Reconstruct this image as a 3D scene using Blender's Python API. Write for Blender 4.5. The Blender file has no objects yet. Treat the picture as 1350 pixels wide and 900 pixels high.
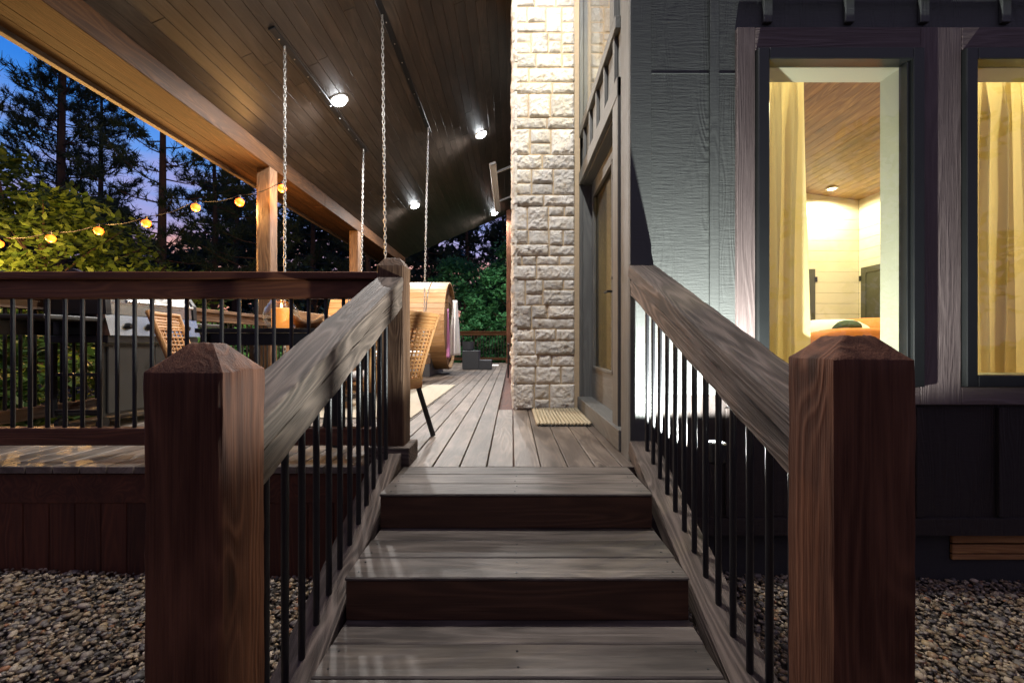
import bpy, bmesh, math, random
import numpy as np
from mathutils import Vector, Matrix, noise
R = math.radians
random.seed(7); rng = np.random.default_rng(7)
S = bpy.context.scene; COL = S.collection

# ------------------------------------------------------------------ camera, world, exposure
F_PX = 580.0; CX, CY = 675.0, 452.0; HC = 0.645
cam_d = bpy.data.cameras.new('camera'); cam = bpy.data.objects.new('camera', cam_d); COL.objects.link(cam)
cam.location = (0, 0, HC); cam.rotation_euler = (R(90), 0, 0)
cam_d.sensor_width = 36; cam_d.lens = F_PX / 1350 * 36; cam_d.shift_y = 2 / 1350
cam_d.clip_start = 0.02; cam_d.clip_end = 600
S.camera = cam
S.view_settings.view_transform = 'Standard'; S.view_settings.look = 'None'
S.view_settings.exposure = 0.0; S.view_settings.gamma = 1.0
S.render.engine = 'CYCLES'
try:
    S.cycles.use_denoising = True
    S.cycles.max_bounces = 8; S.cycles.diffuse_bounces = 4; S.cycles.glossy_bounces = 3
    S.cycles.transparent_max_bounces = 12
    S.cycles.sample_clamp_indirect = 3.0; S.cycles.sample_clamp_direct = 40.0
    S.cycles.caustics_reflective = False; S.cycles.caustics_refractive = False
except Exception: pass

world = bpy.data.worlds.new('World'); S.world = world; world.use_nodes = True
wn, wl = world.node_tree.nodes, world.node_tree.links
bg = wn['Background']
wtc = wn.new('ShaderNodeTexCoord'); wsep = wn.new('ShaderNodeSeparateXYZ'); wl.new(wtc.outputs['Generated'], wsep.inputs[0])
wr = wn.new('ShaderNodeValToRGB'); wl.new(wsep.outputs['Z'], wr.inputs[0])
cr = wr.color_ramp
cr.elements[0].position = 0.0; cr.elements[0].color = (0.75, 0.30, 0.20, 1)
cr.elements[1].position = 1.0; cr.elements[1].color = (0.008, 0.05, 0.24, 1)
for p, c in ((0.18, (0.60, 0.30, 0.28, 1)), (0.24, (0.14, 0.26, 0.62, 1)), (0.31, (0.09, 0.26, 0.68, 1)), (0.40, (0.016, 0.17, 0.62, 1)), (0.55, (0.010, 0.09, 0.42, 1))):
    e = cr.elements.new(p); e.color = c
wmap = wn.new('ShaderNodeMapping'); wl.new(wtc.outputs['Generated'], wmap.inputs[0]); wmap.inputs['Scale'].default_value = (2.2, 2.2, 7)
wno = wn.new('ShaderNodeTexNoise'); wl.new(wmap.outputs[0], wno.inputs['Vector']); wno.inputs['Scale'].default_value = 2.2; wno.inputs['Detail'].default_value = 7
wcr = wn.new('ShaderNodeValToRGB'); wl.new(wno.outputs['Fac'], wcr.inputs[0])
wcr.color_ramp.elements[0].position = 0.47; wcr.color_ramp.elements[1].position = 0.66
wlow = wn.new('ShaderNodeMapRange'); wl.new(wsep.outputs['Z'], wlow.inputs['Value'])
wlow.inputs['From Min'].default_value = 0.44; wlow.inputs['From Max'].default_value = 0.28
wmul = wn.new('ShaderNodeMath'); wmul.operation = 'MULTIPLY'; wl.new(wcr.outputs[0], wmul.inputs[0]); wl.new(wlow.outputs[0], wmul.inputs[1])
wmix = wn.new('ShaderNodeMix'); wmix.data_type = 'RGBA'; wl.new(wmul.outputs[0], wmix.inputs['Factor'])
wl.new(wr.outputs[0], wmix.inputs['A']); wmix.inputs['B'].default_value = (0.28, 0.28, 0.58, 1)
sky = wn.new('ShaderNodeTexSky'); sky.sky_type = 'NISHITA'; sky.sun_disc = False
sky.sun_elevation = R(1.0); sky.sun_rotation = R(20)
wsc = wn.new('ShaderNodeMix'); wsc.data_type = 'RGBA'; wsc.blend_type = 'ADD'; wsc.inputs['Factor'].default_value = 0.03
wl.new(wmix.outputs['Result'], wsc.inputs['A']); wl.new(sky.outputs[0], wsc.inputs['B'])
waz = wn.new('ShaderNodeMapRange'); wl.new(wsep.outputs['Y'], waz.inputs['Value']); waz.interpolation_type = 'SMOOTHSTEP'   # afterglow ahead, lavender dusk behind
waz.inputs['From Min'].default_value = -0.25; waz.inputs['From Max'].default_value = 0.60
wbk = wn.new('ShaderNodeMix'); wbk.data_type = 'RGBA'; wl.new(waz.outputs[0], wbk.inputs['Factor'])
wbk.inputs['A'].default_value = (0.18, 0.16, 0.25, 1); wl.new(wsc.outputs['Result'], wbk.inputs['B'])
wl.new(wbk.outputs['Result'], bg.inputs['Color']); bg.inputs['Strength'].default_value = 1.25

def at(px, py, Y):
    return Vector(((px - CX) / F_PX * Y, Y, HC - (py - CY) / F_PX * Y))
CE0, CES = 4.977, 0.427            # porch ceiling plane  Z = CE0 + CES * X
def ceil_z(x): return CE0 + CES * x

# ------------------------------------------------------------------ mesh builder
def origin_of(o):
    v = Vector((0, 0, 0))
    while o is not None: v += o.location; o = o.parent
    return v
class MB:
    def __init__(s): s.v = []; s.f = []; s.g = []; s.r = []
    def add(s, vs, fs, gs=None, rv=None, go=None):
        b = len(s.v); s.v += [tuple(v) for v in vs]
        s.f += [tuple(i + b for i in f) for f in fs]
        if gs is None: gs = vs
        o = go if go is not None else (0, 0, 0)
        s.g += [(g[0] + o[0], g[1] + o[1], g[2] + o[2]) for g in gs]
        s.r += [random.random() if rv is None else rv] * len(vs)
    def beam(s, c, ex, ey, ez, L, W, T, ch=0.003, rv=None, go=None):
        """chamfered box, length L on ex (grain), W on ey, T on ez"""
        c = Vector(c); h = (L / 2, W / 2, T / 2); ch = min(ch, min(h) * 0.8)
        idx = {}; vs = []; gs = []
        for sx in (-1, 1):
            for sy in (-1, 1):
                for sz in (-1, 1):
                    for a in range(3):
                        q = [sx * (h[0] - ch), sy * (h[1] - ch), sz * (h[2] - ch)]
                        q[a] = (sx, sy, sz)[a] * h[a]
                        idx[(sx, sy, sz, a)] = len(vs)
                        vs.append(c + ex * q[0] + ey * q[1] + ez * q[2]); gs.append(q)
        fs = []; P = (-1, 1)
        def quad(l): fs.append([idx[k] for k in l])
        for sg in P:
            quad([(sg, -1, -1, 0), (sg, 1, -1, 0), (sg, 1, 1, 0), (sg, -1, 1, 0)])
            quad([(-1, sg, -1, 1), (1, sg, -1, 1), (1, sg, 1, 1), (-1, sg, 1, 1)])
            quad([(-1, -1, sg, 2), (1, -1, sg, 2), (1, 1, sg, 2), (-1, 1, sg, 2)])
        for a in P:
            for b in P:
                quad([(-1, a, b, 1), (1, a, b, 1), (1, a, b, 2), (-1, a, b, 2)])
                quad([(a, -1, b, 0), (a, 1, b, 0), (a, 1, b, 2), (a, -1, b, 2)])
                quad([(a, b, -1, 0), (a, b, 1, 0), (a, b, 1, 1), (a, b, -1, 1)])
                for d in P: fs.append([idx[(a, b, d, 0)], idx[(a, b, d, 1)], idx[(a, b, d, 2)]])
        if go is None: go = (random.uniform(0, 40), random.uniform(-.09, .09), random.choice((-1, 1)) * random.uniform(.015, .08))
        s.add(vs, fs, gs, rv, go)
        return s
    def box(s, x0, x1, y0, y1, z0, z1, ax='auto', ch=0.003, rv=None, go=None):
        X, Y, Z = Vector((1, 0, 0)), Vector((0, 1, 0)), Vector((0, 0, 1))
        d = (x1 - x0, y1 - y0, z1 - z0); c = ((x0 + x1) / 2, (y0 + y1) / 2, (z0 + z1) / 2)
        if ax == 'auto': ax = 'xyz'[max(range(3), key=lambda i: d[i])]
        if ax == 'x': return s.beam(c, X, Y, Z, d[0], d[1], d[2], ch, rv, go)
        if ax == 'y': return s.beam(c, Y, X, Z, d[1], d[0], d[2], ch, rv, go)
        return s.beam(c, Z, X, Y, d[2], d[0], d[1], ch, rv, go)
    def bar(s, p0, p1, W, T, up=(0, 0, 1), ch=0.003, rv=None):
        p0, p1 = Vector(p0), Vector(p1); ex = (p1 - p0).normalized()
        ey = Vector(up).cross(ex)
        if ey.length < 1e-4: ey = Vector((1, 0, 0)).cross(ex)
        ey.normalize(); ez = ex.cross(ey)
        return s.beam((p0 + p1) / 2, ex, ey, ez, (p1 - p0).length, W, T, ch, rv)
    def loft(s, rings, gr=None, cap=True, closed=False, rv=None, go=None):
        n = len(rings[0]); vs = [v for r in rings for v in r]; gs = [v for r in gr for v in r] if gr else None
        fs = []
        m = len(rings)
        for i in range(m if closed else m - 1):
            j = (i + 1) % m
            for k in range(n):
                l = (k + 1) % n
                fs.append((i * n + k, i * n + l, j * n + l, j * n + k))
        if cap and not closed:
            fs.append(tuple(range(n - 1, -1, -1))); fs.append(tuple(range((m - 1) * n, m * n)))
        s.add(vs, fs, gs, rv, go); return s
    def tube(s, pts, rad, n=8, cap=True, closed=False, rv=None):
        pts = [Vector(p) for p in pts]; m = len(pts); rings = []
        if not hasattr(rad, '__len__'): rad = [rad] * m
        ref = None
        for i, p in enumerate(pts):
            if closed: t = pts[(i + 1) % m] - pts[i - 1]
            else: t = pts[min(i + 1, m - 1)] - pts[max(i - 1, 0)]
            t.normalize()
            if ref is None:
                ref = Vector((0, 0, 1)) if abs(t.z) < .9 else Vector((1, 0, 0))
                u = t.cross(ref).normalized()
            u = (u - t * u.dot(t)).normalized(); w = t.cross(u)
            rings.append([p + (u * math.cos(a) + w * math.sin(a)) * rad[i] for a in (2 * math.pi * k / n for k in range(n))])
        return s.loft(rings, None, cap, closed, rv)
    def lathe(s, prof, c, n=24, cap=True, axis='z', rv=None):
        c = Vector(c); rings = []
        for r, h in prof:
            ring = []
            for k in range(n):
                a = 2 * math.pi * k / n
                q = (r * math.cos(a), r * math.sin(a), h)
                ring.append(c + (Vector(q) if axis == 'z' else Vector((q[2], q[0], q[1]))))
            rings.append(ring)
        return s.loft(rings, None, cap, False, rv)
    def prism(s, poly, d0, d1, plane='xz', rv=None):
        """polygon in a plane, extruded along the third axis from d0 to d1"""
        def m(a, b, d): return {'xz': (a, d, b), 'yz': (d, a, b), 'xy': (a, b, d)}[plane]
        n = len(poly); vs = [m(a, b, d0) for a, b in poly] + [m(a, b, d1) for a, b in poly]
        fs = [tuple(range(n)), tuple(range(2 * n - 1, n - 1, -1))] + [(i, i + n, (i + 1) % n + n, (i + 1) % n) for i in range(n)]
        s.add(vs, fs, None, rv); return s
    def build(s, name, mat, parent=None, smooth=False, loc=None):
        me = bpy.data.meshes.new(name); me.from_pydata(s.v, [], s.f); me.validate()
        bm = bmesh.new(); bm.from_mesh(me); bmesh.ops.recalc_face_normals(bm, faces=bm.faces); bm.to_mesh(me); bm.free()
        if len(me.vertices) == len(s.g):
            a = me.attributes.new('gc', 'FLOAT_VECTOR', 'POINT'); a.data.foreach_set('vector', np.array(s.g, dtype=np.float32).ravel())
            a = me.attributes.new('rv', 'FLOAT', 'POINT'); a.data.foreach_set('value', np.array(s.r, dtype=np.float32))
        me.materials.append(mat)
        if smooth:
            me.polygons.foreach_set('use_smooth', [True] * len(me.polygons))
            if smooth == 'auto': me.set_sharp_from_angle(angle=R(40))
        o = bpy.data.objects.new(name, me); COL.objects.link(o)
        if parent is not None:
            o.parent = parent; o.location = -origin_of(parent)
        return o
def np_obj(name, V, F, mat, rv=None, col=None, parent=None, smooth=False):
    me = bpy.data.meshes.new(name); F = np.asarray(F); k = F.shape[1]
    me.vertices.add(len(V)); me.vertices.foreach_set('co', np.asarray(V, dtype=np.float32).ravel())
    me.loops.add(F.size); me.loops.foreach_set('vertex_index', F.astype(np.int32).ravel())
    me.polygons.add(len(F)); me.polygons.foreach_set('loop_start', np.arange(0, F.size, k, dtype=np.int32))
    me.polygons.foreach_set('loop_total', np.full(len(F), k, dtype=np.int32))
    if smooth: me.polygons.foreach_set('use_smooth', [True] * len(F))
    me.update(calc_edges=True)
    if rv is not None:
        a = me.attributes.new('rv', 'FLOAT', 'POINT'); a.data.foreach_set('value', np.asarray(rv, dtype=np.float32))
    if col is not None:
        a = me.attributes.new('col', 'FLOAT_VECTOR', 'POINT'); a.data.foreach_set('vector', np.asarray(col, dtype=np.float32).ravel())
    me.materials.append(mat); o = bpy.data.objects.new(name, me); COL.objects.link(o)
    if parent is not None: o.parent = parent; o.location = -origin_of(parent)
    return o
def tag(o, label=None, cat=None, group=None, kind=None):
    if label: o['label'] = label
    if cat: o['category'] = cat
    if group: o['group'] = group
    if kind: o['kind'] = kind
    return o
def thing(name, label, cat, loc=(0, 0, 0), group=None):
    o = bpy.data.objects.new(name, None); o.location = loc; o.empty_display_size = .1; COL.objects.link(o)
    return tag(o, label, cat, group)
def dup(root, loc, rotz=None, label=None, group=None):
    r = root.copy(); COL.objects.link(r); r.location = loc
    if rotz is not None: r.rotation_euler = (0, 0, rotz)
    if label: r['label'] = label
    if group: r['group'] = group
    def rec(a, b):
        for ch in list(a.children):
            c = ch.copy(); COL.objects.link(c); c.parent = b; c.matrix_parent_inverse = ch.matrix_parent_inverse.copy(); rec(ch, c)
    rec(root, r)
    return r

# ------------------------------------------------------------------ materials
def newmat(name):
    m = bpy.data.materials.new(name); m.use_nodes = True
    nt = m.node_tree; return m, nt.nodes, nt.links, nt.nodes['Principled BSDF']
def setin(n, l, inp, v):
    if isinstance(v, bpy.types.NodeSocket): l.new(v, inp)
    else: inp.default_value = v
def rgb(c): return (c[0], c[1], c[2], 1)
def ramp(n, l, fac, stops):
    r = n.new('ShaderNodeValToRGB'); l.new(fac, r.inputs[0]); e = r.color_ramp.elements
    e[0].position, e[0].color = stops[0][0], rgb(stops[0][1]); e[1].position, e[1].color = stops[-1][0], rgb(stops[-1][1])
    for p, c in stops[1:-1]: x = e.new(p); x.color = rgb(c)
    return r.outputs[0]
def math_(n, l, op, a, b=0.0, clamp=False):
    m = n.new('ShaderNodeMath'); m.operation = op; m.use_clamp = clamp
    setin(n, l, m.inputs[0], a); setin(n, l, m.inputs[1], b); return m.outputs[0]
def mixc(n, l, fac, a, b, mode='MIX'):
    m = n.new('ShaderNodeMix'); m.data_type = 'RGBA'; m.blend_type = mode
    setin(n, l, m.inputs['Factor'], fac)
    setin(n, l, m.inputs['A'], rgb(a) if isinstance(a, tuple) else a); setin(n, l, m.inputs['B'], rgb(b) if isinstance(b, tuple) else b)
    return m.outputs['Result']
def mapping(n, l, vec, scale, loc=(0, 0, 0)):
    m = n.new('ShaderNodeMapping'); l.new(vec, m.inputs[0]); m.inputs['Scale'].default_value = scale; m.inputs['Location'].default_value = loc; return m.outputs[0]
def tnoise(n, l, vec, scale, detail=4, rough=.55):
    t = n.new('ShaderNodeTexNoise'); l.new(vec, t.inputs['Vector']); t.inputs['Scale'].default_value = scale
    t.inputs['Detail'].default_value = detail; t.inputs['Roughness'].default_value = rough; return t.outputs['Fac']
def bump(n, l, b, h, strength, dist=.01, prev=None):
    k = n.new('ShaderNodeBump'); l.new(h, k.inputs['Height']); k.inputs['Strength'].default_value = strength; k.inputs['Distance'].default_value = dist
    if prev is not None: l.new(prev, k.inputs['Normal'])
    l.new(k.outputs[0], b.inputs['Normal']); return k.outputs[0]
def attr(n, name, vec=True):
    a = n.new('ShaderNodeAttribute'); a.attribute_name = name; return a.outputs['Vector'] if vec else a.outputs['Fac']

def wood(name, dark, light, rough=.6, ring=26, bstr=.35, var=.35, knots=1.0, fib=.5, blot=.5, spec=.4, gr=.38):
    m, n, l, b = newmat(name); g = attr(n, 'gc'); rv = attr(n, 'rv', False)
    vor = n.new('ShaderNodeTexVoronoi'); l.new(mapping(n, l, g, (1.7, 5, 5)), vor.inputs['Vector']); vor.inputs['Scale'].default_value = 1.0
    k = n.new('ShaderNodeMapRange'); l.new(vor.outputs['Distance'], k.inputs['Value']); k.interpolation_type = 'SMOOTHSTEP'
    k.inputs['From Min'].default_value = .02; k.inputs['From Max'].default_value = .30; k.inputs['To Min'].default_value = 1; k.inputs['To Max'].default_value = 0
    n1 = tnoise(n, l, mapping(n, l, g, (.8, 9, 9)), 1, 1.2, .45)
    n1 = math_(n, l, 'ADD', n1, math_(n, l, 'MULTIPLY', k.outputs[0], .16 * knots))
    sn = math_(n, l, 'SINE', math_(n, l, 'MULTIPLY', n1, ring * 3.4))
    amp = ramp(n, l, tnoise(n, l, mapping(n, l, g, (1.3, 12, 12), (3, 1, 2)), 1, 2), [(.35, (.25, .25, .25)), (.65, (1, 1, 1))])
    w = math_(n, l, 'MULTIPLY', math_(n, l, 'POWER', math_(n, l, 'ADD', math_(n, l, 'MULTIPLY', sn, .5), .5), 1.6), amp)
    fibre = tnoise(n, l, mapping(n, l, g, (5, 260, 260)), 1, 3, .6)
    blotch = tnoise(n, l, mapping(n, l, g, (1.6, 9, 9)), 1, 4, .6)
    t = math_(n, l, 'ADD', math_(n, l, 'MULTIPLY', w, gr), math_(n, l, 'MULTIPLY', fibre, fib))
    t = math_(n, l, 'ADD', t, math_(n, l, 'MULTIPLY', math_(n, l, 'SUBTRACT', blotch, .5), blot * 1.6))
    c = ramp(n, l, t, [(.1, dark), (.85, light)])
    br = math_(n, l, 'ADD', math_(n, l, 'MULTIPLY', rv, var), 1 - var / 2)
    c = mixc(n, l, 1.0, c, br, 'MULTIPLY')
    kd = n.new('ShaderNodeMapRange'); l.new(vor.outputs['Distance'], kd.inputs['Value'])
    kd.inputs['From Min'].default_value = .05; kd.inputs['From Max'].default_value = .12; kd.inputs['To Min'].default_value = .75 * min(1, knots); kd.inputs['To Max'].default_value = 0
    c = mixc(n, l, kd.outputs[0], c, tuple(x * .45 for x in dark))
    l.new(c, b.inputs['Base Color']); b.inputs['Specular IOR Level'].default_value = spec
    l.new(math_(n, l, 'ADD', math_(n, l, 'MULTIPLY', fibre, .25), rough - .12), b.inputs['Roughness'])
    bump(n, l, b, math_(n, l, 'ADD', math_(n, l, 'MULTIPLY', w, .5), math_(n, l, 'MULTIPLY', fibre, .9)), bstr, .006)
    return m
def plain(name, c, rough=.5, metal=0.0, nz=.12, nscale=8, bstr=0.0, bscale=60, spec=.5):
    m, n, l, b = newmat(name); tc = n.new('ShaderNodeTexCoord')
    f = tnoise(n, l, tc.outputs['Object'], nscale, 5)
    col = mixc(n, l, f, tuple(max(0, x * (1 - nz)) for x in c), tuple(min(1, x * (1 + nz)) for x in c))
    l.new(col, b.inputs['Base Color']); b.inputs['Metallic'].default_value = metal; b.inputs['Specular IOR Level'].default_value = spec
    l.new(math_(n, l, 'ADD', math_(n, l, 'MULTIPLY', f, .16), rough - .08), b.inputs['Roughness'])
    if bstr: bump(n, l, b, tnoise(n, l, tc.outputs['Object'], bscale, 3), bstr, .005)
    return m
def emit(name, c, s):
    m, n, l, b = newmat(name); b.inputs['Base Color'].default_value = rgb(c); b.inputs['Emission Color'].default_value = rgb(c); b.inputs['Emission Strength'].default_value = s; return m
def glass_mat(name, tint=(1, 1, 1), refl=1.0, rough=.0):
    m, n, l, b = newmat(name); n.remove(b); out = n['Material Output']
    tr = n.new('ShaderNodeBsdfTransparent'); tr.inputs[0].default_value = rgb(tint)
    gl = n.new('ShaderNodeBsdfGlossy'); gl.inputs['Roughness'].default_value = rough; gl.inputs['Color'].default_value = (1, 1, 1, 1)
    ge = n.new('ShaderNodeNewGeometry'); dt = n.new('ShaderNodeVectorMath'); dt.operation = 'DOT_PRODUCT'; l.new(ge.outputs['Normal'], dt.inputs[0]); l.new(ge.outputs['Incoming'], dt.inputs[1])
    cs = math_(n, l, 'SUBTRACT', 1.0, math_(n, l, 'ABSOLUTE', dt.outputs['Value']), True); sch = math_(n, l, 'POWER', cs, 5.0)   # Schlick, same from both sides of the thin pane
    mx = n.new('ShaderNodeMixShader'); l.new(math_(n, l, 'ADD', math_(n, l, 'MULTIPLY', sch, .85), .04 * refl, True), mx.inputs[0])
    l.new(tr.outputs[0], mx.inputs[1]); l.new(gl.outputs[0], mx.inputs[2]); l.new(mx.outputs[0], out.inputs['Surface']); return m
def leaf_mat(name, c0, c1, trans=.35):
    m, n, l, b = newmat(name); rv = attr(n, 'rv', False); out = n['Material Output']
    oi = n.new('ShaderNodeObjectInfo')
    t = math_(n, l, 'ADD', math_(n, l, 'MULTIPLY', rv, .75), math_(n, l, 'MULTIPLY', oi.outputs['Random'], .25))
    c = ramp(n, l, t, [(.0, c0), (1., c1)])
    l.new(c, b.inputs['Base Color']); b.inputs['Roughness'].default_value = .55; b.inputs['Specular IOR Level'].default_value = .25
    tl = n.new('ShaderNodeBsdfTranslucent'); l.new(c, tl.inputs[0]); mx = n.new('ShaderNodeMixShader'); mx.inputs[0].default_value = trans
    l.new(b.outputs[0], mx.inputs[1]); l.new(tl.outputs[0], mx.inputs[2]); l.new(mx.outputs[0], out.inputs['Surface']); return m

M = {}
M['stair'] = wood('weathered brown timber', (.026, .018, .014), (.19, .145, .118), .68, 26, .8, .25, 1.0, .6, .7, spec=.28, gr=.5)
M['post'] = wood('red brown stained timber', (.042, .013, .006), (.215, .090, .047), .7, 22, .6, .2, 1.0, .55, .6, spec=.22, gr=.26)
M['newel_top'] = wood('newel timber', (.04, .018, .009), (.22, .13, .075), .65, 22, .6, .2, 1.0, .55, .6, spec=.25, gr=.3)
M['tread'] = wood('worn stair boards', (.050, .039, .032), (.19, .155, .13), .55, 20, .35, .4, .8, .5, 1.1, gr=.24)
M['riser'] = wood('dark stained riser boards', (.05, .022, .010), (.13, .06, .03), .6, 20, .25, .25, .5)
M['deck'] = wood('grey brown deck boards', (.085, .066, .053), (.25, .20, .16), .5, 18, .3, .5, .8, .45, 1.0, gr=.26)
M['guard'] = wood('red brown guard timber', (.075, .022, .009), (.20, .075, .032), .6, 22, .3, .2, .6)
M['skirt'] = wood('dark red skirting boards', (.045, .012, .005), (.13, .038, .016), .7, 20, .3, .5, .7)
M['ceiling'] = wood('brown tongue and groove boards', (.026, .0195, .016), (.074, .057, .047), .42, 16, .12, .35, 1.0, .3, .7)
M['beam'] = wood('cedar beam', (.022, .009, .003), (.085, .036, .012), .7, 20, .4, .3, .9, spec=.15)
M['soffit'] = wood('dark soffit boards', (.016, .006, .002), (.055, .022, .007), .7, 20, .4, .4, .9, spec=.15)
M['post_cedar'] = wood('cedar post', (.07, .033, .014), (.24, .13, .06), .6, 22, .45, .2, .8)
M['fascia'] = wood('dark fascia board', (.03, .02, .015), (.08, .05, .035), .6)
M['slat'] = wood('orange pine slats', (.30, .13, .04), (.60, .32, .12))
M['barrel'] = wood('pale cedar staves', (.32, .18, .075), (.56, .36, .18), .5, 18, .15, .35, .8, .3, .5)
M['warmwood'] = wood('warm outdoor wood', (.20, .10, .045), (.42, .25, .12), .55, 20, .2, .3, .6)
M['interior_ceiling'] = wood('knotty pine ceiling', (.20, .115, .040), (.50, .33, .13), .4, 16, .1, .45, 1.2, .3, .8)
M['trim'] = wood('rough sawn trim', (.105, .076, .072), (.185, .142, .135), .65, 22, .9, .15, .3, .9, .3)
M['doortrim'] = wood('grey green door trim', (.10, .102, .098), (.165, .168, .16), .55, 22, .35, .1, .2, .6, .3)
M['black'] = plain('black powder coat', (.012, .012, .014), .38, 0, .2, 20, .08, 200)
M['blackmetal'] = plain('dark bronze metal', (.03, .032, .036), .4, .8)
M['frame'] = plain('black window frame', (.011, .012, .012), .35)
M['galv'] = plain('galvanised chain', (.40, .40, .40), .45, .8)
M['steel'] = plain('stainless steel', (.62, .62, .60), .22, 1.0, .06)
M['grey'] = plain('grey cabinet paint', (.026, .026, .025), .5)
M['greystep'] = plain('dark grey composite', (.05, .053, .06), .55)
M['cream'] = plain('cream painted wall', (.80, .74, .60), .6, 0, .04)
M['reveal'] = plain('white painted jamb', (.44, .45, .32), .55, 0, .03)
M['olive'] = plain('olive interior door', (.075, .078, .055), .5)
M['rug'] = plain('beige woven rug', (.46, .41, .32), .95, 0, .15, 40, .6, 300)
M['rope'] = plain('cream rope', (.46, .39, .27), .9, 0, .25, 90, .6, 250)
M['white_cloth'] = plain('white towelling', (.78, .74, .70), .95, 0, .06, 12, .5, 180)
M['pink_cloth'] = plain('pink cloth', (.55, .22, .42), .95, 0, .1, 12, .5, 180)
M['green_cloth'] = plain('dark green cloth', (.05, .08, .05), .9, 0, .1, 12, .4, 120)
M['orange_cloth'] = plain('orange upholstery', (.60, .22, .055), .8, 0, .1, 14, .3, 200)
M['curtain'] = plain('mustard curtain', (.66, .57, .30), .85, 0, .06, 20, .3, 300)
def add_translucent(m, c, f):
    n, l = m.node_tree.nodes, m.node_tree.links; b = n['Principled BSDF']; tl = n.new('ShaderNodeBsdfTranslucent'); tl.inputs[0].default_value = rgb(c)
    mx = n.new('ShaderNodeMixShader'); mx.inputs[0].default_value = f; l.new(b.outputs[0], mx.inputs[1]); l.new(tl.outputs[0], mx.inputs[2]); l.new(mx.outputs[0], n['Material Output'].inputs['Surface'])
add_translucent(M['curtain'], (.78, .67, .36), .5)
M['ceramic'] = plain('white ceramic', (.8, .78, .72), .25)
M['candle'] = plain('ivory wax', (.80, .45, .16), .5)
M['glass'] = glass_mat('window glass', (1, 1, 1), 1.3)
M['clear'] = glass_mat('hurricane glass', (.94, .96, .96), 1.8)
M['soil'] = plain('dark soil', (.045, .035, .026), .95, 0, .4, 3, .8, 30)
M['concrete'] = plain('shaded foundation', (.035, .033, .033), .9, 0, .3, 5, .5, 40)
M['bark'] = plain('pine bark', (.055, .035, .026), .95, 0, .5, 9, 1.0, 18)
M['pine'] = leaf_mat('pine needles', (.012, .028, .018), (.045, .08, .045), .2)
M['leaf'] = leaf_mat('broad leaves', (.022, .07, .014), (.115, .17, .032), .4)
M['leaf_teal'] = leaf_mat('deep green leaves', (.022, .11, .045), (.085, .26, .09), .45)
M['forest'] = leaf_mat('far forest', (.008, .022, .022), (.028, .062, .058), .2)

def saw_siding(name, c, k=1.0):
    m, n, l, b = newmat(name); tc = n.new('ShaderNodeTexCoord'); o = tc.outputs['Object']
    saw = tnoise(n, l, mapping(n, l, o, (9, 9, 95)), 1, 5, .62)
    n1 = tnoise(n, l, mapping(n, l, o, (5.5, 5.5, .7)), 1, 2, .5)
    sn = math_(n, l, 'ADD', math_(n, l, 'MULTIPLY', math_(n, l, 'SINE', math_(n, l, 'MULTIPLY', n1, 130)), .5), .5)
    amp = ramp(n, l, tnoise(n, l, mapping(n, l, o, (5, 5, 1.4), (2, 0, 5)), 1, 2), [(.38, (.0, .0, .0)), (.60, (1, 1, 1))])
    pit = tnoise(n, l, o, 120, 3, .6)
    big = tnoise(n, l, o, 3, 4)
    col = mixc(n, l, big, tuple(x * .78 for x in c), tuple(x * 1.22 for x in c))
    l.new(col, b.inputs['Base Color']); b.inputs['Roughness'].default_value = .62; b.inputs['Specular IOR Level'].default_value = .35
    h = math_(n, l, 'ADD', math_(n, l, 'MULTIPLY', saw, 1.0), math_(n, l, 'ADD', math_(n, l, 'MULTIPLY', math_(n, l, 'MULTIPLY', sn, amp), .55), math_(n, l, 'MULTIPLY', pit, .35)))
    bump(n, l, b, h, .62 * k, .006)
    return m
M['siding'] = saw_siding('charcoal rough siding', (.084, .088, .084))
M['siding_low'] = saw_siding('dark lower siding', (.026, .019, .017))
M['batten'] = saw_siding('charcoal battens', (.084, .088, .084), .6)

def stone_mat():
    m, n, l, b = newmat('pale split limestone'); tc = n.new('ShaderNodeTexCoord'); o = tc.outputs['Object']; rv = attr(n, 'rv', False)
    c = ramp(n, l, tnoise(n, l, o, 14, 7, .65), [(.27, (.48, .35, .22)), (.41, (.68, .62, .53)), (.66, (.79, .765, .72))])
    c = mixc(n, l, 1.0, c, math_(n, l, 'ADD', math_(n, l, 'MULTIPLY', rv, .38), .74), 'MULTIPLY')
    l.new(c, b.inputs['Base Color']); b.inputs['Roughness'].default_value = .9; b.inputs['Specular IOR Level'].default_value = .2
    bump(n, l, b, tnoise(n, l, o, 60, 6, .7), .4, .01); return m
M['stone'] = stone_mat()
M['mortar'] = plain('sand mortar', (.52, .40, .26), .95, 0, .2, 30, .6, 90)
def pebble_mat():
    m, n, l, b = newmat('river pebbles'); c = attr(n, 'col'); tc = n.new('ShaderNodeTexCoord')
    f = tnoise(n, l, tc.outputs['Object'], 70, 5, .6)
    l.new(mixc(n, l, .8, c, ramp(n, l, f, [(.25, (.5, .5, .5)), (.75, (1, 1, 1))]), 'MULTIPLY'), b.inputs['Base Color'])
    b.inputs['Roughness'].default_value = .55; bump(n, l, b, f, .3, .004); return m
M['pebble'] = pebble_mat()
def wicker_mat():
    m = plain('tan wicker', (.50, .25, .09), .6, 0, .25, 60, .4, 150); return m
M['wicker'] = wicker_mat()

# ------------------------------------------------------------------ layout constants
WY, WX = 2.42, 0.665               # front wall plane, side (door) wall plane
PXM = WY / F_PX                    # metres per pixel on the front wall
def wx(px): return (px - CX) * PXM
def wz(py): return HC - (py - CY) * PXM
DECK_F = 2.30                      # front edge of deck boards
GX = -3.53                         # outer guard line / porch posts
def gz(x, y=0): return -.632 - .028 * max(-3, min(3.5, x))

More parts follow.
